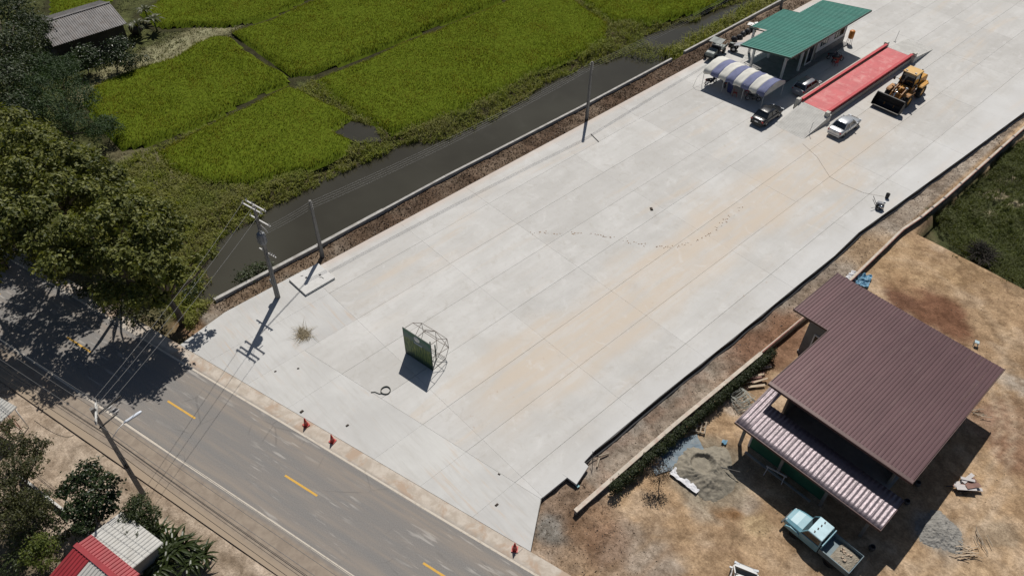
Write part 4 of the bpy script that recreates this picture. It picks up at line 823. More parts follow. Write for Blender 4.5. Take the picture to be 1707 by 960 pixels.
for s in (-1, 1):
    MB().bar((1.04, s * .8, 1.2), (.72, s * .7, 1.74), .07).bar((-.3, s * .8, 1.2), (-.25, s * .7, 1.74), .08).build('cab_pillar', lb, tk)
    MB().lathe([(0, 0), (.12, .02), (.13, -.06)], axis='x', c=(2.24, s * .5, .86), n=12).build('headlight', lampw, tk)
    MB().extr([(1.0, .55), (1.05, .82), (1.25, .92), (1.75, .9), (2.05, .72), (2.1, .55)], 'y', s * .66, s * .88).build('fender', lb, tk, bevel=.03)
MB().box((2.36, 0, .6), (.1, 1.6, .16)).build('bumper', blackp, tk)
bx0, bx1 = -2.55, -.42
MB().bb(bx0, bx1, -.86, .86, .66, .74).build('bed_floor', lb_d, tk)
for s in (-1, 1): MB().bb(bx0, bx1, s * .86 - .03, s * .86 + .03, .74, 1.18).build('bed_side', lb_d, tk)
MB().bb(bx1 - .06, bx1, -.82, .82, .74, 1.55).build('bed_headboard', lb, tk); MB().box((bx0 + .03, 0, .97), (.05, 1.66, .44), ry=-.06).build('tailgate', lb_d, tk)
# sand heaped in the bed
nx2, ny2 = 22, 18; vs = []
for i in range(nx2):
    for j in range(ny2):
        x = bx0 + .08 + (bx1 - bx0 - .75) * i / (nx2 - 1); y = -.81 + 1.62 * j / (ny2 - 1)
        z = .86 + .16 * math.sin(PI * i / (nx2 - 1)) * math.sin(PI * j / (ny2 - 1)) + R.uniform(-.02, .02); vs.append((x, y, z if i < nx2 - 1 else .745))
ts = MB().add(vs, [(i * ny2 + j, i * ny2 + j + 1, (i + 1) * ny2 + j + 1, (i + 1) * ny2 + j) for i in range(nx2 - 1) for j in range(ny2 - 1)], False).build('sand_load', sandm); ts.location = tk.location; ts.rotation_euler = tk.rotation_euler
tag(ts, 'sand with pale stones spread in the bed of the light blue truck', 'sand load')
for k in range(14):
    x, y = R.uniform(-2.0, -1.3), R.uniform(-.4, .3); r = R.uniform(.04, .09)
    MB().box((x, y, 1.03), (r * 2, r * 1.6, r * 1.3), rz=R.uniform(0, 3), top=.7).build('stone', mat('pale_stone', (.46, .36, .27), .9) if k == 0 else bpy.data.materials['pale_stone'], ts)

# ---------------------------------------------------------------- motorbikes
def motorbike(label, col, loc, rz):
    pm = mat('motorbike_paint', col, .35, coat=.5); t = thing('motorbike', label, 'motorbike', loc, rz)
    for x in (-.62, .62):
        o = MB().lathe([(.20, -.045), (.27, -.05), (.29, 0), (.27, .05), (.20, .045)], axis='y', n=18).build('wheel', rubber, t); o.location = (x, 0, .29)
        mb = MB().lathe([(.205, -.02), (.205, .02)], axis='y', n=14)
        for k in range(6): mb.bar((0, 0, 0), (.2 * math.cos(k * PI / 3), 0, .2 * math.sin(k * PI / 3)), .015)
        mb.build('rim', chrome, o)
    MB().loft([[(x, y * w_, z + q) for y, q in ((-1, -.12), (-1, .06), (0, .1), (1, .06), (1, -.12))] for x, w_, z in ((-.8, .07, .68), (-.4, .13, .60), (.0, .12, .42), (.28, .16, .5), (.42, .17, .75))]).build('body', pm, t)
    MB().loft([[(x, y * w_, z + q) for y, q in ((-1, 0), (-.8, .07), (.8, .07), (1, 0))] for x, w_, z in ((-.78, .11, .76), (-.45, .14, .73), (-.1, .11, .68), (.08, .06, .66))]).build('seat', blackp, t)
    MB().tube([(.62, .07, .29), (.52, .07, .62), (.40, .05, .95)], .025, 6).tube([(.62, -.07, .29), (.52, -.07, .62), (.40, -.05, .95)], .025, 6).build('fork', chrome, t)
    MB().tube([(.22, .36, 1.0), (.36, .25, 1.02), (.42, 0, .98), (.36, -.25, 1.02), (.22, -.36, 1.0)], .018, 6).build('handlebar', blackp, t)
    MB().box((.47, 0, .9), (.12, .2, .16)).build('headlight', lampw, t, bevel=.03); MB().box((-.82, 0, .72), (.08, .16, .09)).build('tail_light', lampr, t)
    MB().box((.02, 0, .32), (.36, .2, .24)).build('engine', iron, t, bevel=.03); MB().tube([(.0, -.13, .22), (-.75, -.15, .34)], [.03, .045], 8).build('exhaust', chrome, t)
    return t
motorbike('dark motorbike standing at the left front pole of the striped canopy', (.03, .03, .04), (-43.4, 72.3, 0), 1.3)
motorbike('grey motorbike in the middle of the left half of the striped canopy', (.09, .09, .10), (-42.2, 73.2, 0), 2.4)
motorbike('black motorbike with pale legshield under the right front edge of the striped canopy', (.10, .10, .10), (-37.9, 72.9, 0), .6)
motorbike('dark motorbike parked against the front of the office near the wall window', (.05, .06, .08), (-37.0, 88.5, 0), 1.1)
motorbike('red motorbike parked outermost in front of the office', (.34, .05, .02), (-36.2, 88.2, 0), 1.2)
motorbike('dark motorbike standing behind the back edge of the striped canopy', (.03, .03, .03), (-38.6, 77.4, 0), .2)

# ---------------------------------------------------------------- old grey farm vehicle beside the kerb wall
gp = mat('faded_grey_green_paint', (.19, .215, .20), .5, var=.15, dirt=(.12, .10, .08), dirt_amt=.5)
fv = thing('farm_vehicle', 'old grey farm vehicle with flat roof behind the striped canopy by the kerb wall', 'farm vehicle', (-47.2, 78.1, 0), rad(-78))
for x in (-1.2, 1.2):
    for s in (-1, 1): wheel(fv, x, s * .68, .38, .22, gp)
MB().bb(-1.9, 1.9, -.4, .4, .5, .68).build('chassis', iron, fv)
MB().extr([(.55, .68), (.55, 1.25), (1.7, 1.12), (1.85, .98), (1.85, .68)], 'y', -.52, .52).build('bonnet', gp, fv, bevel=.04)
MB().bb(-1.9, -.5, -.75, .75, .7, .78).build('bed_floor', gp, fv)
for s in (-1, 1): MB().bb(-1.9, -.5, s * .75 - .025, s * .75 + .025, .78, 1.15).build('bed_side', gp, fv)
MB().box((-.2, 0, .98), (.5, 1.2, .5)).build('seat', blackp, fv, bevel=.05)
for x in (-.5, .55):
    for s in (-1, 1): MB().bar((x, s * .66, .7), (x, s * .62, 1.98), .05).build('roof_post', iron, fv)
MB().box((.0, 0, 2.02), (1.5, 1.55, .06)).build('canopy_roof', gp, fv, bevel=.02)
MB().tube([(.5, .2, 1.2), (.25, .2, 1.4)], .02, 6).lathe([(.17, -.015), (.19, 0), (.17, .015)], c=(.24, .2, 1.42), n=14).build('steering_wheel', blackp, fv)
tr_ = thing('two_wheel_tractor', 'small two-wheeled tractor with long handlebars standing right of the old grey farm vehicle', 'tractor', (-46.3, 80.9, 0), rad(200))
for s in (-1, 1): wheel(tr_, 0, s * .42, .42, .2, rim_m)
MB().box((.35, 0, .62), (.8, .45, .5)).build('engine', iron, tr_, bevel=.05); MB().box((.42, 0, .93), (.5, .36, .16)).build('fuel_tank', gp, tr_, bevel=.04)
for s in (-1, 1): MB().tube([(-.1, s * .12, .7), (-1.2, s * .3, .95), (-1.9, s * .38, 1.05)], .025, 6).build('handlebar', chrome, tr_)
MB().box((-.6, 0, 1.1), (1.3, .9, .05), ry=.35).build('tilted_sheet', mat('dull_metal_sheet', (.4, .4, .41), .4, metal=.6), tr_)

# ================================================================ PLANTS
CR = np.array([[0.67714, 0.735788, 0.009869], [0.526084, -0.474687, -0.705625], [-0.514506, 0.483, -0.708516]])
def seen(x, y, z=0.0, mg=.1):
    """roughly inside the photographed stretch of land, with a margin, so nothing is built far outside it"""
    p = np.stack([x, y, np.zeros_like(x) + z - 47.0], -1) @ CR.T; u = p[..., 0] / p[..., 2] * .7516; v = p[..., 1] / p[..., 2] * .7516
    return (p[..., 2] > 0) & (np.abs(u) < .5 + mg) & (np.abs(v) < .281 + mg)
def unit(v): return v / (np.linalg.norm(v, axis=-1, keepdims=True) + 1e-9)
def leaf_arrays(c, nrm, size, asp=.45, fold=.25, droop=None):
    """diamond leaves: c centres, nrm facing, size lengths"""
    n = len(c); nrm = unit(nrm); r = NR.normal(size=(n, 3)); 
    if droop is not None: r = r * .6 + droop
    d = unit(r - nrm * (r * nrm).sum(1, keepdims=True)); s = np.cross(nrm, d); L = size[:, None]; W = L * asp
    V = np.empty((n, 4, 3)); V[:, 0] = c - d * L * .5; V[:, 2] = c + d * L * .5
    V[:, 1] = c + s * W * .5 + nrm * W * fold * .5 - d * L * .06; V[:, 3] = c - s * W * .5 + nrm * W * fold * .5 - d * L * .06
    i = np.arange(n)[:, None] * 4; F = np.concatenate([i + [0, 1, 2], i + [0, 2, 3]], 0)
    return V.reshape(-1, 3), F
def clump_points(c, r, n, flat=.75, inner=.45):
    d = unit(NR.normal(size=(n, 3))); d[:, 2] = np.abs(d[:, 2]) * np.where(NR.random(n) < .72, 1, -1)
    k = inner + (1 - inner) * NR.random(n) ** .6
    lump = 1 + .22 * np.sin(d[:, 0] * 5 + c[0]) * np.sin(d[:, 1] * 5 + c[1] * 2) + .12 * np.sin(d[:, 2] * 9 + c[2])
    p = np.array(c) + d * (r * k * lump)[:, None] * [1, 1, flat]
    return p, d
bark = mat('grey_brown_bark', (.13, .105, .08), .95, var=.3, sc=4, bmp=.6, bsc=18)
def tree(name, label, cat, base, clumps, lm, leaf=.3, dens=60, asp=.5, trunk=.16, upb=.5, group=None, flat=.75, inner=.45, trunk_mat=None, sprig=0.35):
    """clumps: (x, y, z, r) of crown masses; limbs run from the trunk to each of them"""
    t = thing(name, label, cat, base, 0, group); b = Vector(base)
    cs = [Vector(c[:3]) - b for c in clumps]; rr = [c[3] for c in clumps]
    mid = sum(cs, Vector()) / len(cs); zt = min(c.z for c in cs) * .75
    fork = Vector((mid.x * .35, mid.y * .35, max(.5, zt * .75)))
    mb = MB(); mb.tube([(0, 0, -.3), Vector((fork.x * .2, fork.y * .2 + .05, fork.z * .4)), fork], [trunk * 1.25, trunk, trunk * .8], 8)
    mb.build('trunk', trunk_mat or bark, t)
    lim = MB()
    for c in cs:
        m1 = fork.lerp(c, .5) + Vector((R.uniform(-.3, .3), R.uniform(-.3, .3), R.uniform(-.1, .4)))
        lim.tube([fork, m1, c, c + Vector((R.uniform(-.4, .4), R.uniform(-.4, .4), .5))], [trunk * .6, trunk * .38, trunk * .2, trunk * .08], 6)
    tag(lim.build('limb', trunk_mat or bark, t), kind='stuff')
    Vs, Fs, o = [], [], 0
    for c, r in zip(cs, rr):
        n = int(dens * r * r * 4)
        p, d = clump_points(c, r, n, flat, inner)
        # loose sprigs poking out break the outline
        ns = int(n * .14); sp = unit(NR.normal(size=(9, 3)) + [0, 0, .5]); k = NR.integers(0, 9, ns)
        q = np.array(c) + sp[k] * (r * (1 + sprig * NR.random(ns)))[:, None] * [1, 1, flat] + NR.normal(size=(ns, 3)) * leaf * .6
        p = np.concatenate([p, q]); d = np.concatenate([d, sp[k]])
        nr = d * .55 + [0, 0, upb] + NR.normal(size=p.shape) * .42
        V_, F_ = leaf_arrays(p, nr, leaf * NR.uniform(.6, 1.35, len(p)), asp, droop=np.array([0, 0, -.35]) + d * .4)
        Vs.append(V_); Fs.append(F_ + o); o += len(V_)
    npmesh('crown', np.concatenate(Vs), np.concatenate(Fs), lm, t)
    return t
teak = leafmat('teak_leaves', (.045, .062, .012), (.225, .235, .06), .32, .55)
darkl = leafmat('dark_leaves', (.018, .032, .012), (.05, .072, .024), .2, .5)
finel = leafmat('fine_green_leaves', (.022, .05, .017), (.06, .10, .032), .25, .6)
blueg = leafmat('deep_green_leaves', (.016, .032, .013), (.052, .075, .028), .18, .35)
oliv = leafmat('olive_leaves', (.03, .035, .012), (.08, .085, .03), .25, .5)
lime = leafmat('light_green_leaves', (.06, .085, .015), (.15, .18, .035), .3, .5)
bushl = leafmat('bush_leaves', (.022, .036, .012), (.060, .078, .026), .22, .45)
GT = 'trees between the road and the rice fields'
def K(p, r): return (*p, r)
tree('teak_tree', 'large-leaved tree whose bare trunk stands beside the end of the kerb wall', 'tree', (-49.71, 9.33, -0.2),
     [K((-48.65, 8.76, 7.37),1.70), K((-50.16, 7.31, 8.14),1.64), K((-52.2, 5.61, 7.37),1.41), K((-48.05, 9.96, 6.09),1.11), K((-48.23, 7.18, 5.58),1.26), K((-49.57, 5.32, 5.83),1.11), K((-48.93, 12.1, 5.58),0.66), K((-48.93, 13.36, 5.32),0.41), K((-49.88, 10.9, 7.37),1.04), K((-50.27, 9.92, 8.9),1.34), K((-54.58, 5.08, 7.11),1.11), K((-47.8, 8.2, 4.55),0.81)], teak, .34, 95, .62, .24, .45, GT)
tree('teak_tree', 'large-leaved tree just behind the one beside the end of the kerb wall', 'tree', (-57.17, 8.05, -0.3),
     [K((-52.97, 9.65, 9.42),1.64), K((-52.61, 7.31, 9.67),1.56), K((-53.77, 5.57, 9.16),1.41), K((-52.82, 11.48, 8.39),1.26), K((-54.4, 9.28, 9.93),1.19), K((-52.62, 3.55, 7.88),1.34), K((-51.75, 12.45, 7.11),0.89)], teak, .34, 87, .62, .2, .45, GT)
tree('teak_tree', 'large-leaved tree right below the fine-leaved tree', 'tree', (-65.96, 6.49, -0.3),
     [K((-64.94, 6.79, 10.7),1.70), K((-62.2, 7.97, 10.18),1.64), K((-61.37, 9.42, 9.16),1.56), K((-61.52, 4.85, 10.44),1.70), K((-59.14, 6.51, 9.67),1.64), K((-58.45, 8.56, 8.65),1.34), K((-61.1, 11.25, 7.37),1.04), K((-57.27, 4.41, 9.67),1.56)], teak, .34, 84, .62, .22, .45, GT)
tree('teak_tree', 'large-leaved tree at the left picture edge shading the road', 'tree', (-65.82, 0.7, -0.3),
     [K((-57.27, 2.38, 9.93),1.93), K((-58.93, 1.26, 10.95),2.08), K((-55.28, 3.19, 8.39),1.41), K((-56.44, 0.12, 9.16),1.78), K((-58.15, -1.01, 10.44),1.93), K((-62.44, 1.16, 11.21),1.93)], teak, .34, 81, .62, .24, .45, GT)
tree('teak_tree', 'large-leaved tree mostly outside the left picture edge, over the shaded road', 'tree', (-66.67, -2.48, -0.3),
     [K((-58.4, -1.29, 7.5),1.87), K((-59.35, -3, 8.5),2.04), K((-56.89, -1.16, 6),1.33), K((-64.69, -2.62, 9),2.04), K((-56.66, -0.18, 7.4),1.41), K((-57.16, -3.89, 7),1.72)], teak, .34, 72, .62, .24, .45, GT)
tree('teak_tree', 'large-leaved tree leaning over the shaded left stretch of road shoulder', 'tree', (-65.5, 8.6, -.3), [(-65, 9.4, 7.2, 1.9), (-61, 10.2, 6.4, 1.8), (-69.5, 8.2, 7.4, 2.0), (-57, 10.8, 5.6, 1.5), (-74.5, 7.0, 7.4, 2.2), (-63, 8.2, 5.0, 1.4), (-59, 9.4, 4.4, 1.2), (-70, 6.4, 5.4, 1.5), (-66.5, 6.8, 7.4, 1.6), (-69, 5.2, 6.6, 1.6), (-72, 4.4, 8.0, 1.8), (-76, 3.6, 8.6, 2.2), (-68, 6.6, 9.0, 1.8)], teak, .34, 87, .62, .22, .45, GT)
for lab, q in (('low undergrowth bush at the road edge below the front large-leaved tree', [K((-51.9, 6.78, 0.4),0.86), K((-50.51, 7.93, 0.4),0.78), K((-53.51, 6.03, 0.6),0.94)]), ('low undergrowth bush at the road edge near the left picture edge', [K((-64.41, 3.13, 0.6),1.09), K((-61.1, 3.98, 0.6),1.02), K((-66.88, 1.98, 0.7),1.09)]), ('low undergrowth bush at the road edge under the middle large-leaved tree', [K((-58.03, 4.8, 0.5),0.94), K((-55.56, 5.44, 0.5),0.86)])):
    tree('bush', lab, 'bush', (q[1][0], q[1][1], -.4), q, oliv, .24, 75, .5, .06, .5, 'bushes under the roadside trees')
tree('tamarind_tree', 'dark bluish fine-leaved tree standing between the old shed and the large-leaved trees', 'tree', (-79.76, 11.94, -0.5),
     [K((-83.56, 14.54, 5.6),2.1), K((-81.79, 11.48, 6.2),2.2), K((-79.07, 14.49, 5.2),1.9), K((-78.44, 11.41, 5.4),2.2), K((-76.41, 12.36, 4.6),2.0), K((-75.4, 13.86, 3.4),1.4), K((-86.63, 13.68, 6),1.8), K((-78.86, 9.18, 5.8),1.9), K((-77.08, 15.3, 3),1.1), K((-85.82, 15.68, 5.6),1.4)], finel, .22, 150, .35, .24, .35, GT, inner=.35, sprig=.2)
tree('dark_tree', 'tall dark tree filling the upper left picture corner', 'tree', (-95.69, 10.87, -0.5),
     [K((-98.48, 14.94, 7.6),2.6), K((-95.1, 15.39, 6.8),2.0), K((-90.36, 12.22, 7.4),2.6), K((-84.46, 9.85, 7),2.6), K((-87.21, 11.95, 6.4),2.0), K((-78.61, 8.34, 6.6),2.2), K((-93.27, 10.14, 8),3.2), K((-81.92, 6.77, 8),3.0), K((-107.69, 15.81, 7.4),2.8), K((-108.86, 19.37, 6),2.0)], darkl, .3, 70, .45, .28, .4, GT, inner=.35)
tree('dark_tree', 'dark tree with reddish young leaves at the left end of the old shed', 'tree', (-102.23, 15.94, -0.5),
     [K((-99.15, 16.09, 3.6),1.7), K((-101.12, 17.74, 3.8),1.3), K((-96.57, 14.57, 3.2),1.5), K((-98.55, 16.74, 2.4),.9)], bushl, .3, 70, .45, .14, .45, GT)
GB = 'bushes along the shed path'
for lab, base, cl, lm_, lf in (
  ('round dark bush standing on the dry path in front of the old shed', (-92.71, 21.91, -0.5), [K((-93.28, 23.27, 2.2),1.5), K((-92.5, 22.08, 1.4),1.3), K((-91.39, 22.9, 1.4),1.1)], blueg, .26),
  ('bluish dark bush left of the round dark bush in front of the old shed', (-94.55, 19.21, -0.5), [K((-95.49, 19.74, 1.8),1.2), K((-94.26, 20.09, 1.4),1.3), K((-94.28, 18.87, 1.3),1.1), K((-93.02, 20.33, 0.9),.8)], blueg, .26),
  ('low shrub in the strip between the dry path and the rice field', (-92.65, 24.1, -0.5), [K((-92.14, 24, 0.7),.9), K((-91.76, 25.13, 0.6),.8), K((-91.02, 22.97, 0.6),.8)], bushl, .22),
  ('greyish green shrub at the lower left corner of the left rice field', (-80.51, 16.07, -0.5), [K((-79.35, 15.95, 1.4),1.2), K((-79.2, 14.94, 1.4),1.1), K((-78.81, 16.51, 0.9),.9)], finel, .2),
  ('leafy dark shrub hugging the water side of the kerb wall near its end', (-51.05, 16.64, -0.9), [K((-50.71, 16.25, -0.1),.9), K((-50.76, 17.1, -0.1),.9), K((-50.84, 15.36, -0.2),.7), K((-50.71, 17.99, -0.2),.6)], bushl, .22),
  ('dark shrub at the corner of the canal beside the bare tree trunk', (-51.9, 11.08, -0.6), [K((-51.59, 11.24, 0.4),.8), K((-52.75, 12.19, 0.2),.6)], bushl, .22)):
    tree('bush', lab, 'bush', base, cl, lm_, lf, 90, .5, .06, .5, GB)
# trees on the near side of the road
tree('leafy_tree', 'dark green bushy tree at the left picture edge beside the sandy verge', 'tree', (-38.99, -7.5, -0.15),
     [K((-42.84, -4.72, 3.4),1.15), K((-42.19, -3.81, 3.2),.8), K((-40.68, -5.52, 3.6),1.2), K((-40.79, -4.44, 3),.9), K((-39.53, -6.78, 3.6),1.4), K((-38.82, -5.64, 2.8),1.0), K((-42.11, -3.07, 2.9),.4), K((-41.6, -3.79, 2.8),.5), K((-45.2, -4.43, 3),.6), K((-37.91, -6.76, 2.8),1.1), K((-38.01, -5.18, 2.2),.8)], oliv, .17, 240, .45, .14, .4)
tree('broadleaf_tree', 'dark glossy broad-leaved tree left of the leaning street light pole', 'tree', (-36.55, -2.82, -0.15),
     [K((-37.8, -1.81, 3),.95), K((-37.9, -2.92, 2.8),.7), K((-36.54, -1.22, 2.8),.75), K((-36.36, -2.45, 2.6),.95), K((-36.48, -3.5, 2.2),.8), K((-35.34, -2.01, 2.3),.75), K((-37.94, -3.55, 2.6),.45), K((-35.71, -1.24, 2.4),.45), K((-35.39, -3.51, 1.8),.8)], blueg, .22, 230, .5, .1, .45)
tree('round_shrub', 'rounded dense green shrub standing over the edge of the white corrugated roof', 'shrub', (-34.25, -1.06, -0.15),
     [K((-33.54, -0.47, 2.6),.85), K((-33.56, -1.15, 2.5),.6), K((-32.78, -0.09, 2.4),.6), K((-32.56, -1.07, 2.1),.85), K((-34.39, -0.43, 2.4),.5), K((-32.27, -0.76, 1.9),.6)], bushl, .14, 420, .5, .08, .5)
tree('light_shrub', 'light yellow-green shrub at the left end of the red roof', 'shrub', (-36.44, -6.51, -0.15),
     [K((-36.05, -6.03, 1.8),.7), K((-35.56, -5.75, 1.6),.6), K((-35.78, -6.74, 1.6),.7), K((-35.07, -6.26, 1.2),.6)], lime, .17, 200, .5, .05, .5)
tree('undergrowth_shrub', 'dark undergrowth between the low fence and the light yellow-green shrub', 'shrub', (-37.89, -5.05, -0.15),
     [K((-39.39, -4.92, 1.2),.8), K((-37.44, -4.67, 1.2),.7), K((-38.12, -5.74, 1.2),.8), K((-37.78, -7.04, 1),.9), K((-36.39, -7.85, 1),.9), K((-36.37, -4.81, 0.9),.6), K((-38.9, -6.13, 1.4),.8), K((-40.9, -5.43, 1),.7)], bushl, .16, 160, .5, .05, .5)
tree('sapling_tree', 'small leafless brown sapling standing in the dirt beside the hedge', 'sapling', (-12.75, 25.98, -0.5),
     [K((-13.45, 26.54, 0.8),.75), K((-13.88, 26.39, 1.2),.6), K((-13.39, 27.07, 1.2),.6), K((-13.91, 26.97, 1.6),.5)], leafmat('withered_leaves', (.03, .02, .012), (.09, .055, .03), .1), .10, 170, .5, .04, .3)
# arching-leaved plants: bananas by the shed, the big clump by the road
def strap_plant(label, base, n, L, wd, lm, name='banana_plant', spread=.5, z0=.3, lift=1.0, stems=1, cat='banana plant', group=None):
    t = thing(name, label, cat, base, 0, group); stm = MB()
    for k in range(stems):
        a = 2 * PI * k / stems; x, y = spread * math.cos(a) * (k > 0), spread * math.sin(a) * (k > 0); stm.tube([(x, y, -.2), (x, y, z0)], [.12, .08], 8)
    o = stm.build('stem', mat('banana_stem', (.12, .13, .05), .7), t)
    if stems > 1: tag(o, kind='stuff')
    for k in range(n):
        a = 2 * PI * k / n + R.uniform(-.3, .3); s = k % stems; bx, by = (spread * math.cos(2 * PI * s / stems) * (s > 0), spread * math.sin(2 * PI * s / stems) * (s > 0))
        l = L * R.uniform(.7, 1.15); up = lift * R.uniform(.55, 1.25); d = Vector((math.cos(a), math.sin(a), 0)); sd = Vector((-d.y, d.x, 0)); vs = []
        for i in range(7):
            q = i / 6; c = Vector((bx, by, z0)) + d * l * q * (.55 + .3 * q) + Vector((0, 0, up * l * (q - .85 * q * q)))
            w_ = wd * R.uniform(.8, 1.0) * math.sin(PI * min(1, .12 + q * .88)) ** .7
            vs += [c + sd * w_ + Vector((0, 0, .35 * w_)), c, c - sd * w_ + Vector((0, 0, .35 * w_))]
        MB().add(vs, [(i * 3 + j, (i + 1) * 3 + j, (i + 1) * 3 + j + 1, i * 3 + j + 1) for i in range(6) for j in range(2)], False).build('leaf', lm, t, recalc=False)
    return t
palm_g = leafmat('palm_leaves', (.018, .030, .010), (.05, .068, .022), .22, .35); ban = leafmat('banana_leaves', (.05, .06, .022), (.11, .12, .05), .3, .5)
GBAN = 'banana plants beside the old shed'
for lab, p_, n_, L_ in (('tall banana plant nearest the right end of the old shed', (-99.49, 27.8, -0.5), 16, 2.0), ('banana plant on the right edge of the clump by the shed', (-99.67, 30.04, -0.5), 14, 1.8), ('banana plant behind the clump by the shed', (-102.93, 30.39, -0.5), 14, 1.9)):
    strap_plant(lab, p_, n_, L_, .2, ban, z0=1.3, lift=1.1, group=GBAN)
GPC = 'arching plants beside the white roof'
for lab, p_, n_, L_, w_ in (('large arching strap-leaved plant at the lower left beside the white roof', (-30.51, -0.05, -0.1), 90, 1.75, .10), ('strap-leaved plant at the right edge of the clump by the verge', (-29.06, 0.66, -0.1), 70, 1.45, .085), ('strap-leaved plant at the top of the clump beside the white roof', (-32.34, -0.73, -0.1), 80, 1.5, .085), ('strap-leaved plant at the bottom picture edge beside the white roof', (-30.29, -1.43, -0.1), 90, 1.8, .11)):
    strap_plant(lab, p_, n_, L_, w_, palm_g, 'strap_leaf_plant', .5, .75, 1.3, 4, 'plant', GPC)
# hedge by the boundary wall
hp = leafmat('hedge_leaves', (.012, .022, .007), (.040, .052, .014), .18, .5)
hd = thing('hedge', 'narrow dark green hedge growing along the plot side of the pale boundary wall', 'hedge', (-15.2, 24.0, -.5))
Vs, Fs, o = [], [], 0
for i in range(62):
    y = i * .3; x = .02 + .38 * (y / 18.3); r = .42 + .12 * math.sin(i * 1.7) + R.uniform(-.05, .05)
    p_, d = clump_points((x + .06, y, .55 + R.uniform(-.12, .15)), r * .92, 420, 1.35, .3); nr = d * .6 + [0, 0, .5] + NR.normal(size=p_.shape) * .5
    V_, F_ = leaf_arrays(p_, nr, .13 * NR.uniform(.6, 1.3, len(p_)), .45); Vs.append(V_); Fs.append(F_ + o); o += len(V_)
npmesh('foliage', np.concatenate(Vs), np.concatenate(Fs), hp, hd)
mb = MB()
for i in range(0, 62, 2): mb.tube([(.2 + .38 * (i * .3 / 18.3), i * .3, -.1), (.2 + .38 * (i * .3 / 18.3), i * .3, .5)], .02, 5)
tag(mb.build('stem', bark, hd), kind='stuff')

# ---------------------------------------------------------------- rice: blades over a ragged canopy, one object per field
def blades(x, y, z, h, wd, lean, tri=True):
    n = len(x); a = NR.random(n) * 2 * PI; l = lean * (NR.random(n) * .9 + .2); d = np.stack([np.cos(a), np.sin(a), 0 * a], 1); s = np.stack([-np.sin(a), np.cos(a), 0 * a], 1)
    b = np.stack([x, y, z], 1); m = b + d * (l * h * .35)[:, None] + np.stack([0 * h, 0 * h, h * .65], 1); t = b + d * (l * h)[:, None] + np.stack([0 * h, 0 * h, h * (1 - .35 * l)], 1)
    w2 = (wd * .5)[:, None]; V_ = np.stack([b - s * w2, b + s * w2, m + s * w2 * .8, m - s * w2 * .8, t], 1).reshape(-1, 3)
    i = np.arange(n)[:, None] * 5; return V_, np.concatenate([i + [0, 1, 2], i + [0, 2, 3], i + [3, 2, 4]], 0)
rice_m = leafmat('rice_blades', (.12, .165, .016), (.24, .275, .036), .3, .9, patch=(.225, .205, .03)); rice_m.node_tree.nodes['Principled BSDF'].inputs['Specular IOR Level'].default_value = .06
m, nt, p = newmat('rice_canopy'); pos = nd(nt, 'ShaderNodeNewGeometry').outputs['Position']
lnk(nt, mixc(nt, ramp(nt, noise(nt, pos, 2.2, 5, .7), .3, .7), (.06, .085, .008), (.115, .15, .016)), p.inputs['Base Color']); p.inputs['Roughness'].default_value = .9; p.inputs['Specular IOR Level'].default_value = 0; canopy_m = m
FL = {'left': 'rice field left of the crossing bunds, beside the dry shed path', 'near': 'rice field nearest the road end of the canal, below the crossing bunds', 'large': 'large rice field along the middle of the canal', 'middle': 'long rice field between the two bunds above the large field', 'upper': 'rice field at the top of the picture right of the old shed', 'far': 'rice field at the far upper end of the canal', 'corner': 'small rice patch between the old shed and the corner trees'}
GRF = 'green rice fields'
for k, pl in FIELDS.items():
    xs = [q[0] for q in pl]; ys = [q[1] for q in pl]; x0, x1, y0, y1 = min(xs), max(xs), min(ys), max(ys)
    cx_ = np.arange(x0, x1 + .5, .5); cy_ = np.arange(y0, y1 + .5, .5); XX, YY = np.meshgrid(cx_, cy_)
    e1 = (fbm(XX, YY, 3.5, 71) - .5) * 1.6; inside = inpoly(XX, YY, pl); dd = np.where(inside, pdist(XX, YY, pl, True), -pdist(XX, YY, pl, True)) + e1 * .6
    ok = (dd > -.5) & seen(XX, YY, 0, .12); hh = sstep(-.3, .7, dd) * .62 - .62 + .16 * (fbm(XX, YY, 1.1, 72) - .5) + .12 * (fbm(XX, YY, 7, 73) - .5)
    idx = np.arange(XX.size).reshape(XX.shape); q = ok[:-1, :-1] & ok[1:, 1:] & ok[:-1, 1:] & ok[1:, :-1]
    F_ = np.stack([idx[:-1, :-1][q], idx[:-1, 1:][q], idx[1:, 1:][q], idx[1:, :-1][q]], 1)
    ro = thing('rice_field', FL[k], 'rice field', (0, 0, 0), 0, GRF)
    used = np.unique(F_); remap = np.full(XX.size, -1); remap[used] = np.arange(len(used))
    tag(npmesh('canopy', np.stack([XX.ravel(), YY.ravel(), hh.ravel()], 1)[used], remap[F_], canopy_m, ro, True), kind='stuff')
    area = (x1 - x0) * (y1 - y0); n = int(area * 62); x = NR.uniform(x0, x1, n); y = NR.uniform(y0, y1, n)
    e1 = (fbm(x, y, 3.5, 71) - .5) * 1.6; ins = inpoly(x, y, pl); keep = ins & seen(x, y, 0, .08); x, y = x[keep], y[keep]
    dd = pdist(x, y, pl, True) + e1[keep] * .6; thin = (dd > .05) & (NR.random(len(x)) < (.5 + .55 * vnoise(x, y, .8, 74)) * (.45 + .9 * fbm(x, y, 6, 76))); x, y, dd = x[thin], y[thin], dd[thin]
    z = sstep(-.3, .7, dd) * .56 - .64; h = (.26 + .12 * NR.random(len(x))) * (.8 + .4 * vnoise(x, y, 5, 75)); V_, F_ = blades(x, y, z, h, NR.uniform(.035, .075, len(x)), .7)
    tag(npmesh('rice_blades', V_, F_, rice_m, ro), kind='stuff')

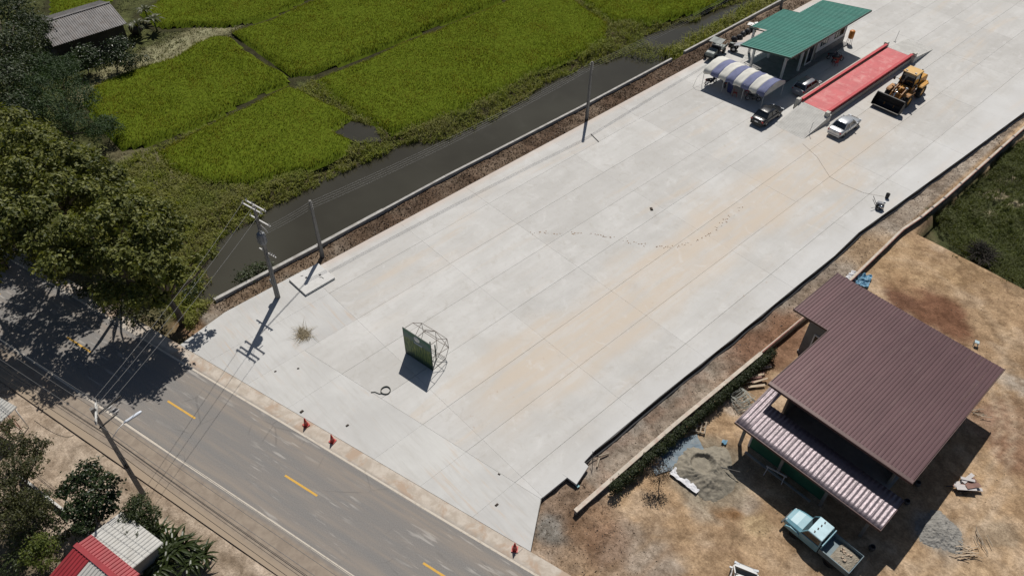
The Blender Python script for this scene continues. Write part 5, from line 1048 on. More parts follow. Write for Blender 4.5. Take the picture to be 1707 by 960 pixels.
# ---------------------------------------------------------------- weeds on the banks, grass on the right
def scatter_weeds(name, label, mats, poly, excl, step, hfun, leafl, per, seed, asp=.3, blade=False, cat='weeds', mg=.06, thin=0.0):
    xs = [q[0] for q in poly]; ys = [q[1] for q in poly]; n = int((max(xs) - min(xs)) * (max(ys) - min(ys)) / step ** 2)
    x = NR.uniform(min(xs), max(xs), n); y = NR.uniform(min(ys), max(ys), n); k = inpoly(x, y, poly) & seen(x, y, 0, mg); x, y = x[k], y[k]
    k = np.ones(len(x), bool)
    for e in excl: k &= ~e(x, y)
    k &= fbm(x, y, 2.2, seed) + NR.random(len(x)) * .3 > .35 + thin; x, y = x[k], y[k]
    h = hfun(x, y); zb = np.maximum(np.array([gz(a, b) for a, b in zip(x, y)]), -1.25)
    X3 = np.repeat(np.stack([x, y, zb], 1), per, 0); H3 = np.repeat(h, per); m_ = len(X3)
    if blade: V_, F_ = blades(X3[:, 0] + NR.normal(size=m_) * step * .4, X3[:, 1] + NR.normal(size=m_) * step * .4, X3[:, 2] - .05, H3 * NR.uniform(.5, 1.2, m_), leafl * NR.uniform(.6, 1.3, m_), .8)
    else:
        off = unit(NR.normal(size=(m_, 3)) + [0, 0, .3]) * (H3 * .5)[:, None] * NR.uniform(.4, 1, m_)[:, None]; off[:, 2] = np.abs(off[:, 2]) * 1.6
        V_, F_ = leaf_arrays(X3 + off, off / (H3[:, None] + .01) + [0, 0, .5] + NR.normal(size=(m_, 3)) * .4, leafl * NR.uniform(.6, 1.4, m_), asp)
    o = npmesh(name, V_, F_, mats); tag(o, label, cat, kind='stuff'); return o
weed_m = leafmat('weed_leaves', (.07, .095, .014), (.25, .275, .05), .3, .8, patch=(.19, .19, .05)); weed_b = leafmat('grass_weed_blades', (.12, .155, .018), (.32, .335, .07), .3, .8, patch=(.26, .25, .09))
brown_w = leafmat('dry_weed_leaves', (.09, .07, .035), (.22, .16, .085), .2, .7)
infield = lambda x, y: np.any([inpoly(x, y, pl) for pl in FIELDS.values()], 0) | inpoly(x, y, POOL)
incanal = lambda x, y: inpoly(x, y, CANAL) & (pdist(x, y, CANAL[:19]) > .3 + 1.3 * vnoise(x, y, 2.5, 66) ** 2)
onpath = lambda x, y: pdist(x, y, path) < 2.2
LAND = [(-130, 0), (-130, 150), (-50.6, 150), (-50.6, 14), (-48.6, 9.5)]
offroad = lambda x, y: (-x * .2672 + y * .9636 < 20.8)
nearc = lambda x, y: pdist(x, y, CANAL[:19])
far_from = lambda d: (lambda x, y: nearc(x, y) > d)
scatter_weeds('bank_weeds', 'tangled green weeds on the bank between rice fields and canal', weed_m, LAND, [infield, incanal, onpath, offroad, far_from(9)], .42, lambda x, y: .35 + 1.3 * vnoise(x, y, 2.4, 81) ** 2, .2, 18, 82)
scatter_weeds('bank_grass', 'long bright grass among the weeds on the canal bank', weed_b, LAND, [infield, incanal, onpath, offroad, far_from(16)], .30, lambda x, y: .4 + .65 * vnoise(x, y, 2.2, 83), .06, 7, 84, blade=True)
scatter_weeds('dry_bank_weeds', 'brownish dry weeds at the foot of the canal bank', brown_w, LAND, [infield, incanal, onpath, offroad, far_from(3.0)], .7, lambda x, y: .3 + .5 * vnoise(x, y, 3, 85), .22, 9, 86, thin=.12)
scatter_weeds('bund_grass', 'short grass on the bunds between the rice fields', leafmat('bund_grass_blades', (.018, .024, .007), (.04, .048, .014), .2, .6), LAND, [infield, incanal, onpath, offroad, lambda x, y: nearc(x, y) < 4, lambda x, y: np.any([pdist(x, y, pl, True) < .9 for pl in FIELDS.values()], 0)], .34, lambda x, y: .08 + .16 * vnoise(x, y, 2, 87), .07, 4, 88, blade=True)  # blades coloured very dark to paint the shade of the sunken bunds
scatter_weeds('path_grass', 'pale dry grass covering the path by the old shed', leafmat('dry_grass_blades', (.15, .15, .075), (.30, .29, .17), .2, .7), LAND, [infield, lambda x, y: pdist(x, y, path) > 3.2], .34, lambda x, y: .12 + .22 * vnoise(x, y, 1.5, 89), .08, 4, 90, blade=True)
FARW = [(-58.41, 76.77, -1.2), (-54.13, 73.91, -1.2), (-51.81, 75.83, -1.2), (-52.18, 85.06, -1.2), (-52.55, 99.53, -1.2), (-54.79, 121.01, -1.2), (-58.53, 114.99, -1.2), (-55.78, 94.72, -1.2), (-56.66, 84.38, -1.2)]
scatter_weeds('water_weeds', 'green and rusty weeds growing in the far shallow stretch of the canal', weed_m, FARW, [lambda x, y: x > -50.5, lambda x, y: (pdist(x, y, [(-55.61, 76.25, -1.2), (-55.37, 84.02, -1.2), (-55.04, 94.41, -1.2), (-56.6, 107.14, -1.2)]) < 3.0 + 2.0 * vnoise(x, y, 3, 91))], .45, lambda x, y: 1.05 + .35 * vnoise(x, y, 2, 92), .24, 10, 93, thin=-.1)
DAM = [(-58.3, 76.4, -1.2), (-55.75, 71.16, -1.2), (-52.69, 72.78, -1.2), (-51.42, 75.12, -1.2), (-53.61, 76.84, -1.2), (-55.3, 75.88, -1.2)]
scatter_weeds('weed_dam', 'thick weeds closing off the canal where the kerb wall is broken', weed_m, DAM, [lambda x, y: x > -50.4], .35, lambda x, y: 1.3 + .4 * vnoise(x, y, 2, 94), .24, 12, 95, thin=-.2)
scatter_weeds('kerb_weeds', 'low weeds along the water side of the far kerb wall', weed_b, [(-53.0, 75), (-50.45, 75), (-50.9, 150), (-55, 150)], [], .35, lambda x, y: 1.1 + .5 * vnoise(x, y, 2.5, 96), .09, 5, 97, blade=True, thin=.05)
# the rough plot at the right edge
gr_r = leafmat('rough_grass_blades', (.06, .08, .02), (.18, .20, .06), .28, .7, patch=(.11, .12, .045))
scatter_weeds('rough_grass', 'tall rough grass on the plot beyond the building site', gr_r, [(-14.4, 66), (-14.2, 140), (40, 140), (60, 60), (14, 46), (-2, 62), (-10, 64)], [lambda x, y: ~(inpoly(x, y, GREEN) | (y > 70)) | ((pdist(x, y, [(-11.55, 76.16, -1.9), (-10.95, 81.18, -1.9)]) < .5) & (vnoise(x, y, .6, 103) > .3)) | ((pdist(x, y, [(-10.12, 76.34, -1.9), (-9.7, 80.65, -1.9)]) < .4) & (vnoise(x, y, .6, 104) > .3))], .24, lambda x, y: .2 + .7 * vnoise(x + .5 * y, y, 1.6, 98) ** 1.5, .05, 8, 99, blade=True, thin=-.02)
scatter_weeds('site_edge_grass', 'thin green grass tufts at the border of the dirt plot', gr_r, [q for q in ((-15.84, 69.1, -0.5), (-13.29, 72.63, -0.5), (-5.14, 69.5, -0.5), (-2.14, 67.13, -0.5), (-6.69, 64.31, -0.5), (-11.41, 64.95, -0.5))], [lambda x, y: fbm(x, y, 1.6, 100) < .5], .4, lambda x, y: .1 + .3 * vnoise(x, y, 1, 101), .06, 5, 102, blade=True)
# heap of bare brushwood
bp_ = Vector((-8.88, 67.8, -0.9)); br = thing('brush_pile', 'round dark heap of bare brushwood at the edge of the rough grass', 'brush pile', bp_)
V_ = []; mb = MB()
for k in range(260):
    a = R.uniform(0, 2 * PI); b = math.acos(R.uniform(0, 1)); d = Vector((math.sin(b) * math.cos(a), math.sin(b) * math.sin(a), math.cos(b) * .75)); s_ = d * R.uniform(.3, 1.0); e_ = d * R.uniform(1.2, 1.75) + Vector((R.uniform(-.5, .5), R.uniform(-.5, .5), R.uniform(-.2, .3)))
    mb.tube([s_, s_.lerp(e_, .5) + Vector((R.uniform(-.15, .15), R.uniform(-.15, .15), .1)), e_], [.022, .016, .006], 3, cap=False)
tag(mb.build('twig', mat('dead_brushwood', (.07, .058, .052), .9, var=.4), br), kind='stuff')
npmesh('leaf_litter', *leaf_arrays(clump_points((0, 0, .2), 1.25, 1600, .7, .2)[0], NR.normal(size=(1600, 3)), NR.uniform(.08, .2, 1600)), leafmat('withered_dark_leaves', (.012, .013, .009), (.035, .035, .022), .1), br)['kind'] = 'stuff'
# dead straw tuft on the apron
sp = Vector((-41.56, 15.92, 0)); stw = thing('dry_straw_tuft', 'flattened tuft of dry straw lying alone on the concrete apron', 'straw tuft', sp)
V_, F_ = blades(NR.normal(size=260) * .28, NR.normal(size=260) * .2, np.full(260, .01), NR.uniform(.25, .7, 260), np.full(260, .03), 2.2)
V_[:, 2] = np.clip(V_[:, 2] * .3, .004, .25); tag(npmesh('straw', V_, F_, leafmat('straw', (.22, .17, .10), (.36, .29, .19), .1), stw), kind='stuff')

# ================================================================ POLES, WIRES, SMALL THINGS
pole_m = mat('pole_concrete', (.23, .22, .205), .9, var=.15, dirt=(.12, .11, .10), dirt_amt=.5, bmp=.2); arm_m = mat('crossarm_concrete', (.56, .55, .52), .8, var=.1)
trafo = mat('transformer_grey', (.20, .21, .225), .5, dirt=(.1, .1, .1), dirt_amt=.4); porc = mat('insulator_porcelain', (.40, .39, .38), .3); wire_m = mat('wire_aluminium', (.16, .16, .16), .5, metal=.2, var=.1); cable_m = mat('black_cable', (.014, .014, .015), .6)
def pole_shaft(t, h, w0, w1, lean=(0, 0)):
    MB().loft([[(sx * w + lean[0] * z / h, sy * w + lean[1] * z / h, z) for sx, sy in ((-1, -1), (1, -1), (1, 1), (-1, 1))] for z, w in ((-.3, w0), (h, w1))], smooth=False).build('shaft', pole_m, t)
def insul(t, x, y, z, h=.22):
    MB().lathe([(.02, 0), (.05, .02), (.03, .06), (.06, .10), (.035, .14), (.05, .18), (0, h)], c=(x, y, z), n=8).build('insulator', porc, t)
P1 = (-46.65, 16.55, 0); t = thing('transformer_pole', 'tall concrete power pole with three crossarms and transformer on the apron', 'power pole', P1)
LN = (-.12, .25)
pole_shaft(t, 9.7, .17, .10, LN)
ax1 = Vector((.978, .206, 0)).normalized()              # crossarm direction
def arm(t, z, a, b, ax, lean=LN, h=9.7, off=(0, 0), m_=arm_m, sec=.1, ins=()):
    c = Vector((lean[0] * z / h + off[0], lean[1] * z / h + off[1], z)); MB().bar(c + ax * a, c + ax * b, sec).build('crossarm', m_, t)
    for q in ins: p_ = c + ax * q; insul(t, p_.x, p_.y, p_.z + sec / 2)
pr1 = Vector((-ax1.y, ax1.x, 0))
arm(t, 9.55, -1.15, 1.1, ax1, off=(pr1.x * .18, pr1.y * .18), ins=(-1.05, -.4, 1.0)); arm(t, 9.55, -1.15, 1.1, ax1, off=(-pr1.x * .18, -pr1.y * .18), ins=(-1.05, .4, 1.0))
arm(t, 8.3, -1.1, 1.2, ax1, off=(.16, .1), ins=(-1.0, -.35, 1.1)); arm(t, 4.9, -1.0, .95, ax1, off=(.06, .12), sec=.09, ins=(-.6, .3, .55, .8))
c = Vector((LN[0] * .7 + .42, LN[1] * .7 - .2, 6.9))
MB().lathe([(0, -.55), (.30, -.55), (.32, -.5), (.32, .42), (.25, .5), (0, .52)], c=c, n=14).build('transformer', trafo, t)
for k in range(3): insul(t, c.x - .16 + .16 * k, c.y + .05, c.z + .5, .26)
mb = MB()
for k in range(7): mb.box((c.x + .33 * math.cos(k * .9), c.y + .33 * math.sin(k * .9), c.z - .05), (.1, .03, .7), rz=k * .9)
tag(mb.build('cooling_fin', trafo, t), kind='stuff')
for k in range(3): MB().tube([(c.x - .2 + .25 * k, c.y + .3, 7.9), (c.x - .1 + .25 * k, c.y + .45, 7.45)], .035, 6).build('fuse_cutout', porc, t)
MB().tube([(LN[0] * .3 + .12, .1, 5), (.16, .05, 2.0), (.17, .03, .3)], .03, 6).build('cable_duct', trafo, t)
MB().box((-.24, .02, 1.7), (.22, .34, .55)).build('meter_box', trafo, t, bevel=.02)
for k in range(3): MB().tube([(LN[0] * .95 + (k - 1) * .7, LN[1] * .95 - (k - 1) * .35, 9.5), (LN[0] * .9 + (k - 1) * .5 + .35, LN[1] * .9 - (k - 1) * .3, 8.9), (LN[0] * .85 + (k - 1) * .3 + .3, .2 - (k - 1) * .2, 8.0)], .012, 5).build('jumper_wire', cable_m, t)
P2 = (-48.62, 22.22, 0); t = thing('power_pole', 'plain grey concrete pole in the soil strip beside the pit cover slab', 'power pole', P2); pole_shaft(t, 6.1, .15, .10, (-.12, .05))
for k in range(4): MB().box((-.11 + .0, .05, 5.95 - .24 * k), (.34, .06, .05), rz=.5).build('rack_arm', arm_m, t)
P3 = (-48.1, 56.13, 0); t = thing('power_pole', 'plain concrete pole on the soil strip halfway along the canal', 'power pole', P3); pole_shaft(t, 6.8, .14, .09, (.0, .05))
for k in range(4): MB().box((0, .05, 6.65 - .24 * k), (.34, .06, .05), rz=.5).build('rack_arm', arm_m, t)
P5 = (-50.67, 95.19, 0); t = thing('power_pole', 'far concrete pole standing behind the office at the top picture edge', 'power pole', (-49.4, 96.0, 0)); pole_shaft(t, 6.8, .14, .09)
for k in range(4): MB().box((0, .05, 6.65 - .24 * k), (.34, .06, .05), rz=.5).build('rack_arm', arm_m, t)
P4 = (-36.55, 0.18, -0.12); t = thing('street_lamp_pole', 'concrete power pole with street lamp and crossarms on the near verge of the road', 'power pole', P4); L4 = (-.35, .12)
pole_shaft(t, 9.2, .17, .11, L4)
ra = Vector((RD.x, RD.y, 0)); na = Vector((RN.x, RN.y, 0))
a4 = Vector((.93, -.36, 0)).normalized()
arm(t, 8.9, -.9, 1.0, a4, L4, 9.2, (.1, .12), sec=.1, ins=(-.8, -.1, .9)); arm(t, 8.2, -.95, .2, a4, L4, 9.2, (-.12, .0), sec=.1); arm(t, 8.5, -1.7, -.1, -na, L4, 9.2, (0, .1), cable_m, .09)
arm(t, 7.6, -.2, 1.1, na, L4, 9.2, (.12, 0), cable_m, .07)
for k in range(3): p_ = Vector((L4[0], L4[1], 8.6)) - na * (-.6 - .5 * k); 
for k in range(3):
    b = Vector((L4[0] * .95 + .25 + .28 * k, L4[1] + .55 + .1 * k, 8.7)); MB().tube([b, b + na * .5], [.045, .045], 6).build('strain_insulator', porc, t)
lamp0 = Vector((L4[0] * .65, L4[1] * .65, 6.0)); lamp1 = lamp0 + na * 1.1 + ra * .25 + Vector((0, 0, .75)); lamp2 = lamp1 + na * 1.15 + ra * .30 + Vector((0, 0, .12))
MB().tube([lamp0, lamp0.lerp(lamp1, .6) + Vector((0, 0, .1)), lamp1], .03, 7).build('lamp_arm', steel_w, t)
MB().loft([[lamp1.lerp(lamp2, q) + ra * s * w_ + Vector((0, 0, z)) for s, z in ((-1, -.03), (-.7, .06), (.7, .06), (1, -.03))] for q, w_ in ((0, .05), (.15, .11), (.85, .12), (1, .06))]).build('lamp_head', mat('white_lamp_housing', (.66, .70, .76), .4, var=.03), t)
MB().tube([(.15, .05, 4.6), (.2, .08, 3.4), (.15, .02, 2.6)], .02, 5).build('cable_loop', cable_m, t)
MB().box((L4[0] * .35 + .15, .05, 3.4), (.16, .2, .3)).build('junction_box', cable_m, t)
def wire(label, a, b, sag, r=.016, m_=None, group=None, cat='power wire', name='power_wire', n=14):
    a, b = Vector(a), Vector(b); pts = [a.lerp(b, i / n) - Vector((0, 0, 4 * sag * (i / n) * (1 - i / n))) for i in range(n + 1)]
    c0 = pts[n // 2]; o = MB().tube([p_ - a for p_ in pts], r, 4, cap=False).build(name, m_ or wire_m, recalc=False); o.location = a; return tag(o, label, cat, group)
v1, v2, v3, v4, v5 = Vector(P1), Vector(P2), Vector(P3), Vector(P4), Vector((-49.4, 96.0, 0))
for k in range(3): wire(('left', 'middle', 'right')[k] + ' one of the thin wires strung over the road from the transformer pole', v1 + Vector((LN[0], LN[1], 9.75)) + ax1 * (-1.05, .0, 1.0)[k], v4 + Vector((L4[0] + .1, L4[1] + .12, 9.15)) + a4 * (-.8, -.1, .9)[k], .35, .014, None, 'wires crossing the road')
for k in range(4): wire(('highest', 'second highest', 'second lowest', 'lowest')[k] + ' wire from the transformer pole to the plain pole by the pit cover', v1 + Vector((LN[0] * .8, LN[1] * .8, 7.3 - .2 * k)), v2 + Vector((-.12, .05, 5.98 - .24 * k)), .08, .012, None, 'wires to the pole by the pit cover')
for k in range(4): wire(('highest', 'second highest', 'second lowest', 'lowest')[k] + ' wire over the canal bank between the two plain poles', v2 + Vector((-.12, .05, 5.98 - .24 * k)), v3 + Vector((0, .05, 6.68 - .24 * k)), .55, .012, None, 'wires along the canal')
for k in range(4): wire(('highest', 'second highest', 'second lowest', 'lowest')[k] + ' wire from the pole halfway along the canal to the far pole', v3 + Vector((0, .05, 6.68 - .24 * k)), v5 + Vector((0, .05, 6.68 - .24 * k)), .6, .012, None, 'wires along the far canal')
def roadpt(v_, du, z): return (v_.x + RD.x * du, v_.y + RD.y * du, z)
for k, (q, z, r) in enumerate(((-.8, 9.0, .014), (-.1, 9.0, .014), (.9, 9.0, .014))):
    for s in (-1, 1):
        b = v4 + Vector((L4[0] + .1, L4[1] + .12, z)) + a4 * q
        wire(('verge-side', 'middle', 'road-side')[k] + ' bare wire high along the road from the street lamp pole to the ' + ('left' if s < 0 else 'right'), b, b + RD * 38 * s, .6, r, None, 'bare wires along the near verge')
for k, (dv, z, r) in enumerate(((.16, 6.1, .014), (.2, 5.8, .02), (.14, 5.5, .013), (-.16, 5.3, .016))):
    for s in (-1, 1):
        b = v4 + Vector((L4[0] * .6, L4[1] * .6, z)) + na * dv
        wire(('highest', 'second highest', 'thin second lowest', 'lowest')[k] + ' black cable along the verge from the street lamp pole to the ' + ('left' if s < 0 else 'right'), b, b + RD * 38 * s - Vector((0, 0, .2 * k)), .7 + .08 * k, r, cable_m, 'black cables along the near verge', 'cable', 'overhead_cable')
wire('dark service wire from the street lamp pole down to the roadside houses', v4 + Vector((L4[0], L4[1], 8.4)) - na * 1.6, v4 + Vector((-6.5, -3.0, 4.5)), .8, .018, cable_m, None, 'cable', 'overhead_cable')

# ---------------------------------------------------------------- sign board with its wire frame
bL, bR = Vector((-34.42, 20.88, 0)), Vector((-31.58, 21.35, 0)); bd = (bR - bL); Wb = bd.length; bd.normalize(); bn = Vector((-bd.y, bd.x, 0))      # bn: behind the board
sg = thing('sign_board', 'standing green picture board with bent wire frame behind it on the concrete', 'sign board', bL, math.atan2(bd.y, bd.x))
m, nt, p = newmat('board_print'); tc = nd(nt, 'ShaderNodeTexCoord').outputs['Object']; sep = nd(nt, 'ShaderNodeSeparateXYZ'); lnk(nt, tc, sep.inputs[0])
mp = nd(nt, 'ShaderNodeMapping'); mp.inputs['Scale'].default_value = (3.2, 1, .5); lnk(nt, tc, mp.inputs[0])
strk = noise(nt, mp.outputs[0], 2.4, 5, .6); zz = mth(nt, 'ADD', sep.outputs[2], mth(nt, 'MULTIPLY', mth(nt, 'SUBTRACT', noise(nt, tc, 1.6, 3), .5), .9))
c = mixc(nt, ramp(nt, strk, .35, .65), (.035, .08, .035), (.14, .20, .055)); c = mixc(nt, ramp(nt, strk, .52, .7), c, (.26, .27, .08))
c = mixc(nt, ramp(nt, zz, 2.0, 2.3), c, (.09, .15, .13)); c = mixc(nt, ramp(nt, zz, 2.5, 2.7), c, (.035, .13, .08)); c = mixc(nt, mth(nt, 'SUBTRACT', 1.0, ramp(nt, zz, .35, .8)), c, (.02, .05, .035))
lnk(nt, c, p.inputs['Base Color']); p.inputs['Roughness'].default_value = .6; print_m = m
Hb = 3.05; frame_m = mat('dark_green_frame_steel', (.03, .05, .04), .6); wire_fr = mat('rusty_wire_frame', (.14, .10, .08), .7, var=.3)
MB().bb(.03, Wb - .03, -.02, .02, .08, Hb - .02).build('panel', print_m, sg)
mb = MB().bar((0, 0, 0), (0, 0, Hb), .05).bar((Wb, 0, 0), (Wb, 0, Hb), .05).bar((.025, 0, .03), (Wb - .025, 0, .03), .05).bar((.025, 0, Hb - .02), (Wb - .025, 0, Hb - .02), .05); mb.build('frame', frame_m, sg)
MB().lathe([(0, -.028), (.30, -.026), (.30, -.022)], axis='y', c=(Wb * .5, 0, Hb - .42), n=20).build('printed_emblem', mat('white_emblem', (.62, .63, .62), .6), sg); MB().bb(Wb * .5 - .34, Wb * .5 + .5, -.03, -.022, Hb - 1.0, Hb - .84).build('printed_strip', mat('blue_grey_strip', (.25, .30, .38), .6), sg)
tubes = [[(Wb * .55, 1.9, 0), (Wb * .55, 1.9, 2.0), (Wb * .55, .9, Hb), (Wb * .55, .05, Hb)], [(Wb * .99, .05, 0), (Wb, 1.5, .1), (Wb, 1.9, 1.0), (Wb, 1.8, 2.1), (Wb, .9, 2.9), (Wb, .05, Hb)],
         [(.2, .05, 0), (.2, 1.5, .1), (.2, 1.9, 1.0), (.2, 1.8, 2.1), (.2, .9, 2.9), (.2, .05, Hb)], [(.2, 1.8, 2.1), (Wb * .55, 1.9, 2.0), (Wb, 1.8, 2.1)], [(.2, .9, 2.9), (Wb, .9, 2.9)], [(.2, 1.9, 1.0), (Wb, 1.9, 1.0)],
         [(.2, 1.5, .1), (Wb, 1.5, .1)], [(Wb * .55, 1.9, 2.0), (Wb, 1.9, 1.0)], [(Wb * .55, 1.9, 2.0), (.2, 1.9, 1.0)], [(Wb, 1.8, 2.1), (Wb, .05, .4)], [(.2, 1.8, 2.1), (.2, .05, .4)], [(Wb, .05, 1.5), (Wb, 1.9, 1.0)]]
for tb in tubes: MB().tube(tb, .022, 6).build('frame_tube', wire_fr, sg)
for x in (Wb * .62, Wb * .8): MB().tube([(x, 1.0, 0), (x, 1.0, 1.7)], .05, 8).build('stand_leg', frame_m, sg)

# ---------------------------------------------------------------- cones
cone_o = mat('red_cone_plastic', (.46, .03, .02), .5, var=.1); cone_w = mat('cone_band', (.55, .12, .10), .5)
c0 = thing('traffic_cone', 'left one of the two red cones close together at the road edge', 'traffic cone', (-33.82, 11.34, 0), 0, 'red cones along the road edge')
MB().box((0, 0, .025), (.42, .42, .05)).build('base', cone_o, c0); MB().lathe([(.17, .05), (.035, .82), (0, .83)], n=16).build('body', cone_o, c0); MB().lathe([(.128, .32), (.095, .5)], n=16).build('band', cone_w, c0)
copy_tree(c0, (-31.35, 11.99, 0), .3, 'right one of the two red cones close together at the road edge'); copy_tree(c0, (-16.55, 16.1, 0), .7, 'single red cone at the lower right corner of the concrete apron')
MB().tube([(Vector((-16.55, 16.1, 0)) + Vector((0, 0, .75))), Vector((-16.28, 16.58, 0)) + Vector((0, 0, .05))], .012, 4).build('cone_cord', cable_m); tag(bpy.data.objects['cone_cord'], 'thin cord trailing from the single red cone at the apron corner', 'cord')

# ---------------------------------------------------------------- pit cover, hose coil, loose things on the concrete
pitm = mat('pale_cover_concrete', (.58, .57, .55), .85, var=.06, dirt=(.40, .39, .36), dirt_amt=.5, bmp=.15)
pc = thing('pit_cover', 'raised pale square concrete pit cover with small square holes beside the plain pole', 'pit cover', (-46.46, 19.83, 0), .03)
MB().bb(-1.28, 1.28, -1.5, 1.5, 0, .2).build('slab', pitm, pc, bevel=.02)
hole = mat('dark_opening', (.012, .012, .012), .9)
for x, y in ((-.42, -.3), (.12, .75)): MB().bb(x - .09, x + .09, y - .09, y + .09, .195, .206).build('hole', hole, pc)
MB().tube([(.35, .55, .215), (.5, .7, .23), (.75, .72, .215)], .018, 5).build('lifting_bar', iron, pc); MB().tube([(-.9, -.55, .212), (-.8, -.35, .22)], .018, 5).build('lifting_bar', iron, pc)
cl = Vector((-32.46, 17.47, 0)); pts = [(.36 * math.cos(a) * (1 + .05 * math.sin(3 * a)), .36 * math.sin(a), .03 + .02 * a / 6) for a in [i * .35 for i in range(52)]] + [(.2, -.5, .03), (-.05, -.8, .03), (-.1, -1.1, .03)]
o = MB().tube(pts, .032, 6).build('hose_coil', mat('dark_green_hose', (.035, .04, .03), .6)); o.location = cl; o.rotation_euler = (0, 0, -.5); tag(o, 'coil of dark hose lying on the concrete in front of the sign board', 'hose')
mx = Vector((-18.35, 65.8, 0)); t = thing('concrete_engine', 'small grimy engine machine standing on the concrete near its right edge', 'machine', mx, .4)
MB().box((0, 0, .3), (.75, .5, .3)).build('engine_block', iron, t, bevel=.04); MB().lathe([(0, -.06), (.26, -.05), (.26, .05), (0, .06)], axis='y', c=(.1, -.34, .34), n=16).build('flywheel', chrome, t); MB().box((-.1, .05, .56), (.45, .36, .22)).build('tank', trafo, t, bevel=.04)
MB().tube([(-.3, .2, .2), (-.7, .3, .75), (-.85, .35, .95)], .025, 6).tube([(-.3, -.2, .2), (-.7, -.2, .75), (-.85, -.2, .95)], .025, 6).build('handle', iron, t)
for s in (-1, 1): wheel(t, -.1, s * .42, .2, .12, trafo)
MB().box((.28, .1, .72), (.2, .2, .2)).build('filter', lampw, t, bevel=.03)
o = MB().lathe([(0, .02), (.17, .02), (.2, .5), (.19, .5), (.16, .05), (0, .05)], n=18).build('black_bucket', blackp); o.location = (-18.64, 67.84, 0); tag(o, 'black plastic bucket standing by the right edge of the concrete', 'bucket')
pts = [Vector((-29.31, 69.72, 0)), Vector((-26.97, 68.75, 0)), Vector((-24.24, 66.69, 0)), Vector((-22.89, 66.57, 0)), Vector((-20.54, 66.86, 0)), Vector((-18.94, 67.8, 0))]
o = MB().tube([p_ - pts[0] + Vector((0, 0, .025)) for p_ in pts], .009, 5).build('cable_on_ground', mat('brown_cable', (.30, .25, .20), .7)); o.location = pts[0]; tag(o, 'long thin brown cable lying across the concrete from the ramp to the machine', 'cable')
o = MB().bar((0, 0, .03), Vector((-44.06, 53.72, 0)) - Vector((-45.62, 54.17, 0)) + Vector((0, 0, .03)), .07).build('iron_bar', iron); o.location = (-45.62, 54.17, 0); tag(o, 'short dark iron bar lying on the concrete below the pole halfway along the canal', 'iron bar')
lit = mat('dark_crumb', (.07, .055, .045), .95)
for lab, px, s in (('dark clod lying alone on the apron left of the right-hand road cone', (-31.77, 13.53, 0), .16), ('small dark clod low on the apron near the lower right corner', (-19.68, 17.34, 0), .17), ('dark clod on the seam of the apron near its corner', (-21.32, 19.03, 0), .12), ('dark clod beside the left pair of road cones', (-35.06, 11.73, 0), .2), ('small clod between sign board and transformer pole', (-39.71, 12.25, 0), .12), ('small clod just left of the transformer pole shadow end', (-38.78, 13.71, 0), .12), ('dark blotch of dirt near the middle of the yard', (-32.99, 49.23, 0), .3)):
    o = MB().box((0, 0, s * .2), (s * 1.6, s, s * .5), rz=R.uniform(0, 3), top=.6).build('dirt_clod', lit, bevel=.01); o.location = px; tag(o, lab, 'clod')
# the dropped-tyre clay trail across the yard
mb = MB(); tr1 = [(-38.28, 38.24, 0), (-36.48, 39.99, 0), (-34.92, 41.97, 0), (-33.21, 42.99, 0), (-31.28, 44.14, 0), (-29.38, 45.27, 0), (-27.9, 46.91, 0), (-27.18, 49.07, 0), (-26.99, 51.55, 0), (-27.29, 53.83, 0), (-27.27, 56.42, 0)]
tr1 = [Vector(q) for q in tr1]
for a, b in zip(tr1[:-1], tr1[1:]):
    for k in range(26):
        if R.random() < .62: continue
        q = a.lerp(b, R.random()) + Vector((R.gauss(0, .12), R.gauss(0, .12), .012)); s = R.uniform(.03, .11); mb.box(q, (s * 1.5, s, .03), rz=R.uniform(0, 3), top=.6)
o = mb.build('clay_crumbs', mat('red_clay_crumbs', (.36, .25, .175), .95)); tag(o, 'curved trail of reddish clay crumbs dropped across the middle of the yard', 'clay crumbs', kind='stuff')
# broken slab and sticks at the right corner of the yard
q_ = [Vector(v) for v in ((-18.34, 22.3, 0), (-17.14, 22.43, 0), (-17.56, 24.08, 0), (-18.37, 24.13, 0))]; b0_ = q_[0]
o = MB().prism([((v - b0_).x, (v - b0_).y) for v in q_], -.2, 0).build('broken_slab', yard_mat, bevel=.008); o.location = b0_ + Vector((0, 0, .012)); tag(o, 'broken pale slab jutting off the right corner of the yard', 'broken slab')
o = MB().box((0, 0, .06), (.6, .2, .1), rz=-.1).build('foam_piece', mat('pale_cyan_foam', (.30, .52, .55), .7)); o.location = (-17.31, 22.59, -0.4); tag(o, 'pale cyan strip of foam lying below the broken slab', 'foam piece')
stick = mat('old_timber', (.30, .25, .19), .9, var=.25); dark_stick = mat('dark_steel_rod', (.03, .03, .03), .7)
GS = 'timber scraps by the broken slab'
for lab, a, b, w_ in (('upright dark rod leaning at the yard edge near the broken slab', (-17.97, 24.88, 0.6), (-17.2, 24.11, -0.3), .04), ('pale timber scrap lying at the yard edge right of the broken slab', (-17.7, 25.45, -0.3), (-17.24, 24.64, -0.3), .1), ('longer timber scrap lying crosswise right of the broken slab', (-17.72, 25.33, -0.2), (-17.44, 26.11, -0.3), .08), ('dark rod lying along the plastic edge near the broken slab', (-17.95, 24.2, -0.2), (-17.84, 25.32, -0.1), .05)):
    o = MB().bar((0, 0, 0), Vector(b) - Vector(a), w_).build('timber_scrap', dark_stick if 'dark' in lab else stick); o.location = a; tag(o, lab, 'timber scrap', GS)
